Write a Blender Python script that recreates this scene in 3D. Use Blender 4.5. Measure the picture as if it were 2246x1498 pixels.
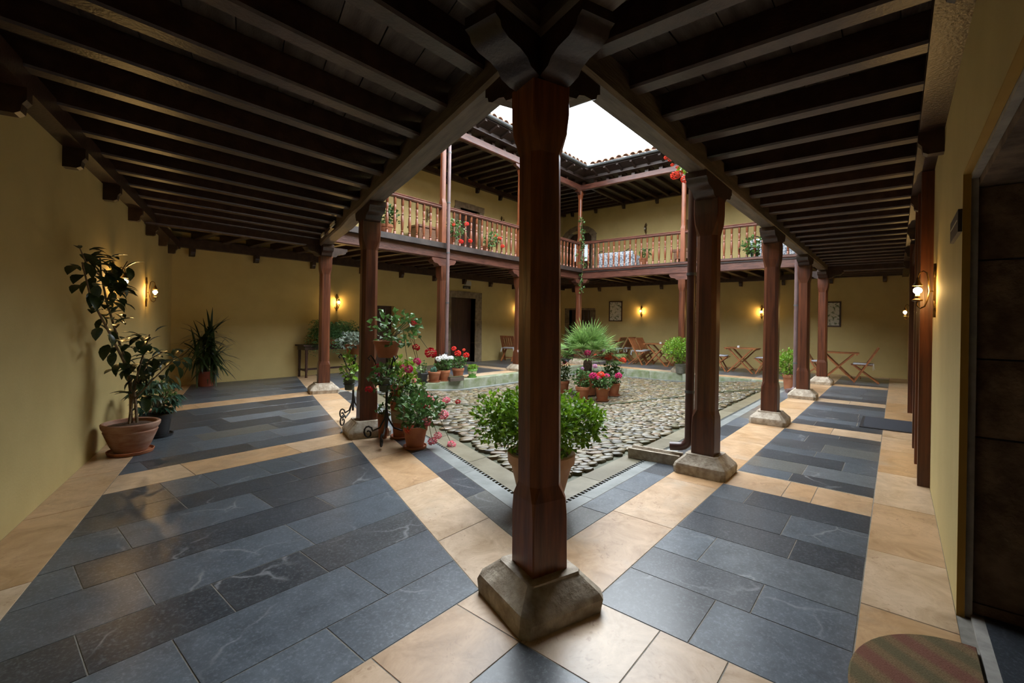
import bpy, math, random
from mathutils import Vector, Matrix

# ------------------------------------------------------------------ scene, camera, sky, exposure
for o in list(bpy.data.objects):
    bpy.data.objects.remove(o)
scene = bpy.context.scene
COL = scene.collection
random.seed(7)
R = random.Random(11)

W_PX, H_PX = 2246.0, 1498.0
FOCAL_PX, PP_Y = 1003.75, 705.46
CAM = Vector((-1.6724, -1.2309, 1.25))
YAW, ROLL = 0.6984, 0.0162
fwd = Vector((math.cos(YAW), math.sin(YAW), 0.0))
rgt = Vector((math.sin(YAW), -math.cos(YAW), 0.0))
upv = rgt.cross(fwd)
r2 = rgt * math.cos(ROLL) + upv * math.sin(ROLL)
u2 = -rgt * math.sin(ROLL) + upv * math.cos(ROLL)
cam_data = bpy.data.cameras.new('camera')
cam = bpy.data.objects.new('camera', cam_data)
COL.objects.link(cam)
m3 = Matrix((r2, u2, -fwd)).transposed()
cam.matrix_world = Matrix.Translation(CAM) @ m3.to_4x4()
cam_data.sensor_fit = 'HORIZONTAL'
cam_data.sensor_width = 36.0
cam_data.lens = FOCAL_PX / W_PX * 36.0
cam_data.shift_y = -(H_PX / 2 - PP_Y) / W_PX
cam_data.clip_start = 0.03
scene.camera = cam

SKY_STRENGTH = 13.5
world = bpy.data.worlds.new('overcast_sky')
scene.world = world
world.use_nodes = True
bg = world.node_tree.nodes['Background']
bg.inputs['Color'].default_value = (0.87, 0.94, 1.0, 1)
bg.inputs['Strength'].default_value = SKY_STRENGTH
scene.view_settings.view_transform = 'Standard'
scene.view_settings.look = 'None'
scene.view_settings.gamma = 1.0
scene.view_settings.use_curve_mapping = False
scene.view_settings.exposure = 0.0

# ------------------------------------------------------------------ plan of the place
K = 0.36                       # the left arcade runs along (K, 1)
LY, WY, LX, WX = 6.226, 8.65, 10.372, 13.07
YR, WL = -1.4485, -2.4517      # right wall (y), left wall (x - K*y)
UL = Vector((K, 1, 0)).normalized()
ANG_L = math.atan2(1, K)       # direction of the left arcade
ROT_L = ANG_L - math.pi / 2    # turn of things squared up with it
def ob(l, y):                  # oblique coordinates -> world x, y
    return (l + K * y, y)
def sm(t):
    t = max(0.0, min(1.0, t)); return t * t * (3 - 2 * t)
def court_z(x, y):
    return -0.19 * sm(min((y - 0.75) / 2.4, (x - K * y - 0.85) / 2.4))

# ------------------------------------------------------------------ materials
def newmat(name):
    m = bpy.data.materials.new(name); m.use_nodes = True
    nt = m.node_tree
    return m, nt, nt.nodes['Principled BSDF']
def ramp(nt, c1, c2, p1=0.35, p2=0.65):
    n = nt.nodes.new('ShaderNodeValToRGB')
    n.color_ramp.elements[0].position = p1; n.color_ramp.elements[0].color = (*c1, 1)
    n.color_ramp.elements[1].position = p2; n.color_ramp.elements[1].color = (*c2, 1)
    return n
def coords(nt, scale, rand=True, gen=False):
    tc = nt.nodes.new('ShaderNodeTexCoord')
    mp = nt.nodes.new('ShaderNodeMapping'); mp.inputs['Scale'].default_value = scale
    src = tc.outputs['Object']
    if rand:
        oi = nt.nodes.new('ShaderNodeObjectInfo')
        mul = nt.nodes.new('ShaderNodeMath'); mul.operation = 'MULTIPLY'; mul.inputs[1].default_value = 37.0
        nt.links.new(oi.outputs['Random'], mul.inputs[0])
        add = nt.nodes.new('ShaderNodeVectorMath'); add.operation = 'ADD'
        nt.links.new(src, add.inputs[0]); nt.links.new(mul.outputs[0], add.inputs[1])
        src = add.outputs[0]
    nt.links.new(src, mp.inputs['Vector'])
    return mp.outputs['Vector']
def noise(nt, vec, scale, detail=4, rough=0.55, dist=0.0):
    n = nt.nodes.new('ShaderNodeTexNoise')
    n.inputs['Scale'].default_value = scale; n.inputs['Detail'].default_value = detail
    n.inputs['Roughness'].default_value = rough; n.inputs['Distortion'].default_value = dist
    nt.links.new(vec, n.inputs['Vector'])
    return n.outputs['Fac']
def bump(nt, b, fac, strength, dist=0.01):
    n = nt.nodes.new('ShaderNodeBump'); n.inputs['Strength'].default_value = strength; n.inputs['Distance'].default_value = dist
    nt.links.new(fac, n.inputs['Height']); nt.links.new(n.outputs['Normal'], b.inputs['Normal'])
def mix(nt, fac, a, bb, mode='MIX'):
    n = nt.nodes.new('ShaderNodeMix'); n.data_type = 'RGBA'; n.blend_type = mode
    if isinstance(fac, (int, float)): n.inputs[0].default_value = fac
    else: nt.links.new(fac, n.inputs[0])
    for i, c in ((6, a), (7, bb)):
        if isinstance(c, tuple): n.inputs[i].default_value = (*c, 1)
        else: nt.links.new(c, n.inputs[i])
    return n.outputs[2]
def plain(name, c1, c2=None, scale=(1, 1, 1), ns=8, detail=4, rough=0.6, bmp=0.0, bs=None, spec=0.5, rnd=0.0, p=(0.35, 0.65), dist=0.0, trans=0.0, island=False, metal=0.0):
    m, nt, b = newmat(name)
    b.inputs['Roughness'].default_value = rough
    b.inputs['Specular IOR Level'].default_value = spec
    b.inputs['Metallic'].default_value = metal
    vec = coords(nt, scale)
    f = noise(nt, vec, ns, detail, dist=dist)
    rp = ramp(nt, c1, c2 or c1, *p); nt.links.new(f, rp.inputs[0])
    col = rp.outputs[0]
    if rnd or island:
        if island:
            g = nt.nodes.new('ShaderNodeNewGeometry'); rv = g.outputs['Random Per Island']
        else:
            oi = nt.nodes.new('ShaderNodeObjectInfo'); rv = oi.outputs['Random']
        hsv = nt.nodes.new('ShaderNodeHueSaturation')
        mr = nt.nodes.new('ShaderNodeMapRange'); mr.inputs[3].default_value = 1 - rnd; mr.inputs[4].default_value = 1 + rnd
        nt.links.new(rv, mr.inputs[0]); nt.links.new(mr.outputs[0], hsv.inputs['Value'])
        nt.links.new(col, hsv.inputs['Color']); col = hsv.outputs[0]
    nt.links.new(col, b.inputs['Base Color'])
    if bmp:
        bump(nt, b, noise(nt, vec, bs or ns * 4, 5), bmp)
    if trans:
        # thin leaves let a little light through
        ts = nt.nodes.new('ShaderNodeBsdfTranslucent'); nt.links.new(col, ts.inputs['Color'])
        mx = nt.nodes.new('ShaderNodeMixShader'); mx.inputs[0].default_value = trans
        out = nt.nodes['Material Output']
        nt.links.new(b.outputs[0], mx.inputs[1]); nt.links.new(ts.outputs[0], mx.inputs[2]); nt.links.new(mx.outputs[0], out.inputs['Surface'])
    return m
def emit(name, col, strength):
    m, nt, b = newmat(name)
    b.inputs['Base Color'].default_value = (*col, 1)
    b.inputs['Emission Color'].default_value = (*col, 1); b.inputs['Emission Strength'].default_value = strength
    return m
def slate_mat():
    m, nt, b = newmat('blue_slate')
    vec = coords(nt, (1, 1, 1))
    oi = nt.nodes.new('ShaderNodeObjectInfo')
    base = nt.nodes.new('ShaderNodeValToRGB'); cr = base.color_ramp
    cr.elements[0].position = 0.0; cr.elements[0].color = (0.034, 0.040, 0.048, 1)
    cr.elements[1].position = 1.0; cr.elements[1].color = (0.112, 0.128, 0.144, 1)
    for p, c in ((0.25, (0.044, 0.045, 0.048, 1)), (0.5, (0.066, 0.078, 0.092, 1)), (0.86, (0.090, 0.105, 0.122, 1)), (0.93, (0.105, 0.100, 0.082, 1)), (0.965, (0.105, 0.122, 0.142, 1))):
        e = cr.elements.new(p); e.color = c
    nt.links.new(oi.outputs['Random'], base.inputs[0])
    f1 = noise(nt, vec, 9, 8, 0.72)
    r1 = ramp(nt, (0.66, 0.66, 0.66), (1.38, 1.38, 1.38), 0.3, 0.72); nt.links.new(f1, r1.inputs[0])
    col = mix(nt, 1.0, base.outputs[0], r1.outputs[0], 'MULTIPLY')
    # pale speckle and veins
    f2 = noise(nt, vec, 70, 5, 0.75)
    r2_ = ramp(nt, (0, 0, 0), (0.11, 0.118, 0.128), 0.50, 0.74); nt.links.new(f2, r2_.inputs[0])
    col = mix(nt, 1.0, col, r2_.outputs[0], 'ADD')
    wn = nt.nodes.new('ShaderNodeTexNoise'); wn.inputs['Scale'].default_value = 5.0; wn.inputs['Detail'].default_value = 5; nt.links.new(vec, wn.inputs['Vector'])
    ws = nt.nodes.new('ShaderNodeVectorMath'); ws.operation = 'SCALE'; ws.inputs['Scale'].default_value = 0.20; nt.links.new(wn.outputs['Color'], ws.inputs[0])
    wa = nt.nodes.new('ShaderNodeVectorMath'); wa.operation = 'ADD'; nt.links.new(vec, wa.inputs[0]); nt.links.new(ws.outputs[0], wa.inputs[1])
    vo = nt.nodes.new('ShaderNodeTexVoronoi'); vo.feature = 'DISTANCE_TO_EDGE'; vo.inputs['Scale'].default_value = 1.6; nt.links.new(wa.outputs[0], vo.inputs['Vector'])
    r3 = ramp(nt, (1, 1, 1), (0, 0, 0), 0.0, 0.017); nt.links.new(vo.outputs['Distance'], r3.inputs[0])
    f4 = noise(nt, vec, 2.2, 3); r4 = ramp(nt, (0, 0, 0), (0.6, 0.6, 0.6), 0.50, 0.64); nt.links.new(f4, r4.inputs[0])
    vf = mix(nt, 1.0, r3.outputs[0], r4.outputs[0], 'MULTIPLY')
    bw = nt.nodes.new('ShaderNodeRGBToBW'); nt.links.new(vf, bw.inputs[0])
    col = mix(nt, bw.outputs[0], col, (0.34, 0.35, 0.36))
    nt.links.new(col, b.inputs['Base Color'])
    rr = nt.nodes.new('ShaderNodeMapRange'); rr.inputs[3].default_value = 0.285; rr.inputs[4].default_value = 0.34
    nt.links.new(f1, rr.inputs[0]); nt.links.new(rr.outputs[0], b.inputs['Roughness'])
    bump(nt, b, noise(nt, vec, 26, 6), 0.10, 0.004)
    return m
def lime_mat():
    m, nt, b = newmat('ochre_limestone')
    vec = coords(nt, (1, 1, 1))
    oi = nt.nodes.new('ShaderNodeObjectInfo')
    base = nt.nodes.new('ShaderNodeValToRGB'); cr = base.color_ramp
    cr.elements[0].position = 0.0; cr.elements[0].color = (0.47, 0.295, 0.155, 1)
    cr.elements[1].position = 1.0; cr.elements[1].color = (0.55, 0.42, 0.295, 1)
    e = cr.elements.new(0.5); e.color = (0.51, 0.35, 0.215, 1)
    nt.links.new(oi.outputs['Random'], base.inputs[0])
    f1 = noise(nt, vec, 5, 7, 0.68, 0.8)
    r1 = ramp(nt, (0.70, 0.62, 0.50), (1.12, 1.10, 1.08), 0.33, 0.62); nt.links.new(f1, r1.inputs[0])
    col = mix(nt, 1.0, base.outputs[0], r1.outputs[0], 'MULTIPLY')
    f2 = noise(nt, vec, 2.2, 4, 0.6); r2_ = ramp(nt, (0, 0, 0), (0.5, 0.5, 0.5), 0.55, 0.72); nt.links.new(f2, r2_.inputs[0])
    bw = nt.nodes.new('ShaderNodeRGBToBW'); nt.links.new(r2_.outputs[0], bw.inputs[0])
    col = mix(nt, bw.outputs[0], col, (0.40, 0.33, 0.25))
    f5 = noise(nt, vec, 16, 6, 0.65, 2.5); r5 = ramp(nt, (0.6, 0.6, 0.6), (0, 0, 0), 0.36, 0.43); nt.links.new(f5, r5.inputs[0])
    f6 = noise(nt, vec, 3, 3); r6 = ramp(nt, (0.1, 0.1, 0.1), (1, 1, 1), 0.42, 0.6); nt.links.new(f6, r6.inputs[0])
    b5 = nt.nodes.new('ShaderNodeRGBToBW'); nt.links.new(mix(nt, 1.0, r5.outputs[0], r6.outputs[0], 'MULTIPLY'), b5.inputs[0])
    col = mix(nt, b5.outputs[0], col, (0.24, 0.115, 0.045))
    nt.links.new(col, b.inputs['Base Color'])
    rr = nt.nodes.new('ShaderNodeMapRange'); rr.inputs[3].default_value = 0.29; rr.inputs[4].default_value = 0.40
    nt.links.new(f1, rr.inputs[0]); nt.links.new(rr.outputs[0], b.inputs['Roughness'])
    bump(nt, b, noise(nt, vec, 30, 5), 0.08, 0.004)
    return m
def print_mat():
    m, nt, b = newmat('botanical_print')
    vec = coords(nt, (1, 1, 1))
    f = noise(nt, vec, 14, 4, 0.6, 0.6); r = ramp(nt, (0.62, 0.60, 0.52), (0.13, 0.16, 0.08), 0.50, 0.62); nt.links.new(f, r.inputs[0])
    nt.links.new(r.outputs[0], b.inputs['Base Color']); b.inputs['Roughness'].default_value = 0.25
    return m
def mat_coir():
    m, nt, b = newmat('coir_with_faded_pattern')
    vec = coords(nt, (1, 1, 1), rand=False)
    f = noise(nt, vec, 180, 3); r = ramp(nt, (0.13, 0.075, 0.03), (0.24, 0.15, 0.07), 0.3, 0.7); nt.links.new(f, r.inputs[0])
    w = nt.nodes.new('ShaderNodeTexWave'); w.inputs['Scale'].default_value = 1.35; w.inputs['Distortion'].default_value = 1.2; w.inputs['Detail'].default_value = 1.0
    mp = nt.nodes.new('ShaderNodeMapping'); mp.inputs['Rotation'].default_value = (0, 0, 0.7); nt.links.new(vec, mp.inputs[0]); nt.links.new(mp.outputs[0], w.inputs['Vector'])
    wr = ramp(nt, (0, 0, 0), (0.5, 0.5, 0.5), 0.66, 0.92); nt.links.new(w.outputs['Fac'], wr.inputs[0])
    bw = nt.nodes.new('ShaderNodeRGBToBW'); nt.links.new(wr.outputs[0], bw.inputs[0])
    wg = ramp(nt, (0.5, 0.5, 0.5), (0, 0, 0), 0.06, 0.28); nt.links.new(w.outputs['Fac'], wg.inputs[0])
    bw2 = nt.nodes.new('ShaderNodeRGBToBW'); nt.links.new(wg.outputs[0], bw2.inputs[0])
    col = mix(nt, bw.outputs[0], r.outputs[0], (0.17, 0.02, 0.03)); col = mix(nt, bw2.outputs[0], col, (0.05, 0.07, 0.03))
    nt.links.new(col, b.inputs['Base Color']); b.inputs['Roughness'].default_value = 0.95
    bump(nt, b, f, 0.6, 0.01)
    return m

M = {}
M['plaster'] = plain('yellow_plaster', (0.455, 0.350, 0.138), (0.505, 0.390, 0.160), ns=2.2, rough=0.75, bmp=0.12, bs=60)
M['ochre'] = plain('ochre_paint', (0.34, 0.19, 0.02), (0.38, 0.22, 0.03), ns=6, rough=0.7)
M['limewash'] = plain('pale_mortar', (0.28, 0.26, 0.23), (0.38, 0.355, 0.315), ns=14, rough=0.8, bmp=0.3)
M['ceil'] = plain('dark_ceiling_boards', (0.020, 0.011, 0.008), (0.045, 0.030, 0.024), scale=(1, 1, 1), ns=5, detail=6, rough=0.5, bmp=0.25, bs=24, rnd=0.25)
M['plank'] = plain('greyed_ceiling_plank', (0.040, 0.027, 0.022), (0.105, 0.082, 0.070), scale=(1.5, 8, 8), ns=2.2, detail=7, rough=0.5, bmp=0.35, bs=16, rnd=0.3)
M['joist'] = plain('dark_varnished_joist', (0.022, 0.010, 0.007), (0.050, 0.026, 0.018), scale=(3, 3, 3), ns=4, detail=6, rough=0.36, bmp=0.25, bs=20, rnd=0.25)
M['beam'] = plain('weathered_beam', (0.060, 0.044, 0.034), (0.140, 0.108, 0.086), scale=(1.2, 9, 9), ns=2.4, detail=7, rough=0.5, bmp=0.35, bs=9)
M['post'] = plain('red_brown_varnished_timber', (0.048, 0.0145, 0.0075), (0.122, 0.037, 0.0155), scale=(14, 14, 1.1), ns=1.6, detail=7, rough=0.34, bmp=0.18, bs=5, rnd=0.12)
M['post_orange_lit'] = plain('lit_orange_brown_varnished_timber', (0.105, 0.030, 0.0115), (0.27, 0.088, 0.030), scale=(14, 14, 1.1), ns=1.6, detail=7, rough=0.34, bmp=0.18, bs=5)  # corner post: more orange varnish, plus the light falling on it brightened into the colour
M['gallery'] = plain('red_brown_gallery_timber', (0.052, 0.0155, 0.0095), (0.115, 0.040, 0.024), scale=(1.5, 1.5, 8), ns=3, detail=6, rough=0.42, bmp=0.3, bs=10)
M['baluster'] = plain('turned_red_wood', (0.135, 0.036, 0.014), (0.20, 0.060, 0.022), scale=(6, 6, 1.5), ns=3, rough=0.38, rnd=0.12)
M['teak'] = plain('orange_teak', (0.23, 0.072, 0.022), (0.33, 0.12, 0.042), scale=(4, 4, 4), ns=4, detail=6, rough=0.42)
M['darkwood'] = plain('dark_door_wood', (0.030, 0.012, 0.008), (0.055, 0.022, 0.014), scale=(10, 10, 1), ns=2, detail=6, rough=0.45, bmp=0.2)
M['chest'] = plain('brown_chest_wood', (0.13, 0.055, 0.022), (0.2, 0.09, 0.04), scale=(2, 2, 8), ns=3, rough=0.45)
M['slate'] = slate_mat()
M['lime'] = lime_mat()
M['kerb'] = plain('grey_kerb_stone', (0.13, 0.14, 0.13), (0.21, 0.22, 0.21), ns=5, detail=7, rough=0.5, bmp=0.2, rnd=0.12)
M['kerbmoss'] = plain('mossy_kerb_stone', (0.15, 0.18, 0.085), (0.30, 0.31, 0.24), ns=6, detail=7, rough=0.6, bmp=0.3, rnd=0.15)
M['beige'] = plain('worn_beige_stone', (0.125, 0.105, 0.062), (0.21, 0.185, 0.125), ns=4, detail=7, rough=0.42, bmp=0.25, rnd=0.1)
M['base'] = plain('rough_granite', (0.25, 0.195, 0.135), (0.45, 0.38, 0.29), ns=16, detail=8, rough=0.7, bmp=0.7, bs=42, rnd=0.1)
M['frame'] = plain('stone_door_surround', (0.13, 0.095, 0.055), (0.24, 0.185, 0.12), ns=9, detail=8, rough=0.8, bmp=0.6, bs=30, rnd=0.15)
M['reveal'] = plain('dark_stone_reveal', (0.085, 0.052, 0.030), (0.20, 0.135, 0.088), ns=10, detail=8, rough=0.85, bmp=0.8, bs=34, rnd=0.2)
M['mortar'] = plain('pale_mortar_joint', (0.20, 0.18, 0.15), (0.27, 0.25, 0.21), ns=20, rough=0.9)
M['soil'] = plain('mossy_wet_earth', (0.030, 0.036, 0.014), (0.065, 0.066, 0.026), ns=9, detail=6, rough=0.55, bmp=0.6)
M['potsoil'] = plain('potting_soil', (0.05, 0.026, 0.014), (0.10, 0.055, 0.03), ns=40, rough=0.95, bmp=0.8)
def cobble_mat():
    m, nt, b = newmat('wet_river_cobble')
    g = nt.nodes.new('ShaderNodeNewGeometry'); oi = nt.nodes.new('ShaderNodeObjectInfo')
    ad = nt.nodes.new('ShaderNodeMath'); ad.operation = 'ADD'; nt.links.new(g.outputs['Random Per Island'], ad.inputs[0]); nt.links.new(oi.outputs['Random'], ad.inputs[1])
    fr = nt.nodes.new('ShaderNodeMath'); fr.operation = 'FRACT'; nt.links.new(ad.outputs[0], fr.inputs[0])
    rp = nt.nodes.new('ShaderNodeValToRGB'); cr = rp.color_ramp
    cr.elements[0].position = 0; cr.elements[0].color = (0.055, 0.048, 0.030, 1); cr.elements[1].position = 1; cr.elements[1].color = (0.165, 0.155, 0.13, 1)
    for p, c in ((0.2, (0.145, 0.112, 0.060, 1)), (0.38, (0.090, 0.092, 0.085, 1)), (0.52, (0.205, 0.130, 0.072, 1)), (0.66, (0.088, 0.090, 0.050, 1)), (0.82, (0.215, 0.170, 0.092, 1))):
        e = cr.elements.new(p); e.color = c
    nt.links.new(fr.outputs[0], rp.inputs[0])
    vec = coords(nt, (1, 1, 1)); f = noise(nt, vec, 26, 5)
    r1 = ramp(nt, (0.65, 0.65, 0.6), (1.2, 1.2, 1.2), 0.3, 0.7); nt.links.new(f, r1.inputs[0])
    nt.links.new(mix(nt, 1.0, rp.outputs[0], r1.outputs[0], 'MULTIPLY'), b.inputs['Base Color'])
    b.inputs['Roughness'].default_value = 0.36
    bump(nt, b, noise(nt, vec, 60, 4), 0.2, 0.004)
    return m
M['cobble'] = cobble_mat()
M['terracotta'] = plain('terracotta', (0.30, 0.098, 0.042), (0.40, 0.15, 0.068), ns=7, detail=6, rough=0.75, bmp=0.1, rnd=0.15)
M['paleterra'] = plain('pale_terracotta', (0.36, 0.19, 0.10), (0.46, 0.28, 0.17), ns=6, detail=6, rough=0.75, bmp=0.1)
M['oldterra'] = plain('limed_terracotta', (0.27, 0.115, 0.065), (0.40, 0.25, 0.18), scale=(1, 1, 3), ns=6, detail=7, rough=0.8, bmp=0.2)
M['maroonpot'] = plain('maroon_pot', (0.20, 0.045, 0.03), (0.26, 0.07, 0.045), ns=5, rough=0.6)
M['blackpot'] = plain('black_plastic', (0.014, 0.015, 0.016), (0.022, 0.022, 0.024), ns=5, rough=0.45)
M['greypot'] = plain('grey_woven_pot', (0.10, 0.10, 0.075), (0.17, 0.165, 0.13), scale=(1, 1, 6), ns=12, rough=0.8, bmp=0.4)
M['greenglaze'] = plain('green_glaze', (0.12, 0.30, 0.05), (0.17, 0.38, 0.08), ns=6, rough=0.2)
M['creamglaze'] = plain('cream_glaze_with_green_marks', (0.50, 0.48, 0.30), (0.10, 0.20, 0.05), ns=34, detail=2, rough=0.25, p=(0.54, 0.60))
M['greenpaint'] = plain('dull_green_pot', (0.05, 0.065, 0.04), (0.10, 0.11, 0.075), ns=8, rough=0.6)
M['beigepaint'] = plain('cream_pot', (0.36, 0.27, 0.16), (0.44, 0.35, 0.22), ns=8, rough=0.6)
M['iron'] = plain('wrought_iron', (0.010, 0.009, 0.009), (0.022, 0.019, 0.018), ns=20, rough=0.42, metal=0.5)
M['brass'] = plain('dark_brass', (0.075, 0.045, 0.018), (0.14, 0.085, 0.032), ns=20, rough=0.35, metal=0.7)
M['pipe'] = plain('brown_painted_pipe', (0.055, 0.022, 0.018), (0.085, 0.036, 0.030), ns=4, rough=0.33)
M['pipegrey'] = plain('mauve_grey_pipe', (0.115, 0.070, 0.068), (0.16, 0.105, 0.10), ns=4, rough=0.35)
M['zinc'] = plain('zinc_gutter', (0.075, 0.085, 0.09), (0.12, 0.13, 0.135), ns=6, rough=0.4, metal=0.3)
M['rooftile'] = plain('weathered_roof_tile', (0.18, 0.085, 0.05), (0.28, 0.19, 0.13), ns=8, detail=6, rough=0.85, rnd=0.3)
M['white'] = plain('white_enamel', (0.72, 0.72, 0.70), (0.78, 0.78, 0.76), ns=8, rough=0.35)
M['fixture'] = plain('off_white_fixture', (0.40, 0.38, 0.33), (0.48, 0.46, 0.41), ns=8, rough=0.5)
M['cushion'] = plain('grey_white_canvas', (0.36, 0.36, 0.40), (0.46, 0.46, 0.49), ns=30, rough=0.9, bmp=0.2)
M['ribbon'] = plain('white_cotton_tie', (0.62, 0.62, 0.62), (0.7, 0.7, 0.7), ns=20, rough=0.9)
M['floral'] = plain('floral_chintz', (0.50, 0.51, 0.52), (0.11, 0.14, 0.19), ns=19, detail=3, rough=0.9, p=(0.46, 0.58), dist=0.5)
M['print'] = print_mat()
M['plaque'] = plain('dark_slate_plaque', (0.018, 0.016, 0.018), (0.035, 0.030, 0.034), ns=14, rough=0.5)
M['sign'] = plain('dark_sign', (0.02, 0.018, 0.014), (0.03, 0.026, 0.02), ns=14, rough=0.5)
M['signmark'] = plain('sign_lettering', (0.24, 0.22, 0.19), (0.28, 0.26, 0.22), ns=14, rough=0.5)
M['rubbermat'] = plain('charcoal_mat', (0.022, 0.024, 0.032), (0.038, 0.041, 0.052), ns=150, rough=0.9, bmp=0.4)
M['matborder'] = plain('black_mat_edging', (0.012, 0.012, 0.014), (0.018, 0.018, 0.02), ns=20, rough=0.6)
M['coir'] = mat_coir()
M['bark'] = plain('tan_bark', (0.13, 0.085, 0.045), (0.24, 0.17, 0.10), scale=(1, 1, 3), ns=12, rough=0.85, bmp=0.3)
M['twig'] = plain('green_brown_stem', (0.085, 0.075, 0.03), (0.14, 0.12, 0.05), ns=10, rough=0.7)
M['palmtrunk'] = plain('fibrous_palm_trunk', (0.055, 0.033, 0.018), (0.11, 0.072, 0.042), scale=(1, 1, 2), ns=20, rough=0.95, bmp=0.8)
def leafm(name, c1, c2, rough=0.4, tr=0.25):
    return plain(name, c1, c2, ns=14, rough=rough, trans=tr, rnd=0.35, island=True)
M['leaf_dark'] = leafm('glossy_dark_leaf', (0.020, 0.040, 0.016), (0.045, 0.075, 0.028), 0.3, 0.15)
M['leaf_blue'] = leafm('blue_green_leaf', (0.030, 0.085, 0.055), (0.065, 0.145, 0.095), 0.32, 0.15)
M['leaf_mid'] = leafm('mid_green_leaf', (0.055, 0.13, 0.030), (0.10, 0.20, 0.05))
M['leaf_bright'] = leafm('bright_yellow_green_leaf', (0.13, 0.26, 0.018), (0.22, 0.38, 0.035), 0.42, 0.35)
M['leaf_box'] = leafm('box_leaf', (0.10, 0.22, 0.012), (0.22, 0.38, 0.022), 0.35, 0.35)
M['leaf_palm'] = leafm('palm_leaf', (0.095, 0.18, 0.045), (0.21, 0.33, 0.095), 0.4, 0.25)
M['leaf_fern'] = leafm('fern_leaf', (0.040, 0.115, 0.030), (0.075, 0.18, 0.05), 0.5, 0.3)
M['leaf_silver'] = leafm('silver_leaf', (0.16, 0.21, 0.16), (0.26, 0.31, 0.25), 0.6, 0.2)
M['leaf_strap'] = leafm('dark_strap_leaf', (0.016, 0.033, 0.012), (0.035, 0.062, 0.022), 0.35, 0.12)
def petal(name, c1, c2): return plain(name, c1, c2, ns=30, rough=0.6, trans=0.25, rnd=0.2, island=True)
M['fl_red'] = petal('scarlet_petals', (0.62, 0.012, 0.010), (0.80, 0.05, 0.03))
M['fl_crimson'] = petal('crimson_petals', (0.38, 0.006, 0.012), (0.55, 0.012, 0.022))
M['fl_pink'] = petal('pink_petals', (0.80, 0.16, 0.24), (0.85, 0.36, 0.42))
M['fl_magenta'] = petal('magenta_petals', (0.60, 0.02, 0.16), (0.75, 0.06, 0.26))
M['fl_coral'] = petal('coral_petals', (0.80, 0.07, 0.035), (0.88, 0.16, 0.09))
M['fl_white'] = petal('white_petals', (0.82, 0.82, 0.80), (0.9, 0.9, 0.88))
M['fl_mauve'] = petal('mauve_petals', (0.50, 0.22, 0.50), (0.62, 0.36, 0.60))
M['bulb'] = emit('lit_lamp_globe', (1.0, 0.60, 0.20), 330.0)
M['lampglass'] = plain('unlit_lamp_glass', (0.55, 0.55, 0.53), (0.6, 0.6, 0.58), ns=5, rough=0.2)
def glass_mat(name, col, rough=0.03):
    m, nt, b = newmat(name)
    b.inputs['Base Color'].default_value = (*col, 1); b.inputs['Transmission Weight'].default_value = 0.9; b.inputs['Roughness'].default_value = rough; b.inputs['IOR'].default_value = 1.45
    return m
M['greenglass'] = glass_mat('green_bottle_glass', (0.10, 0.20, 0.11))
M['pane'] = emit('daylit_window_pane', (0.75, 0.86, 0.95), 0.75)

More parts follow.
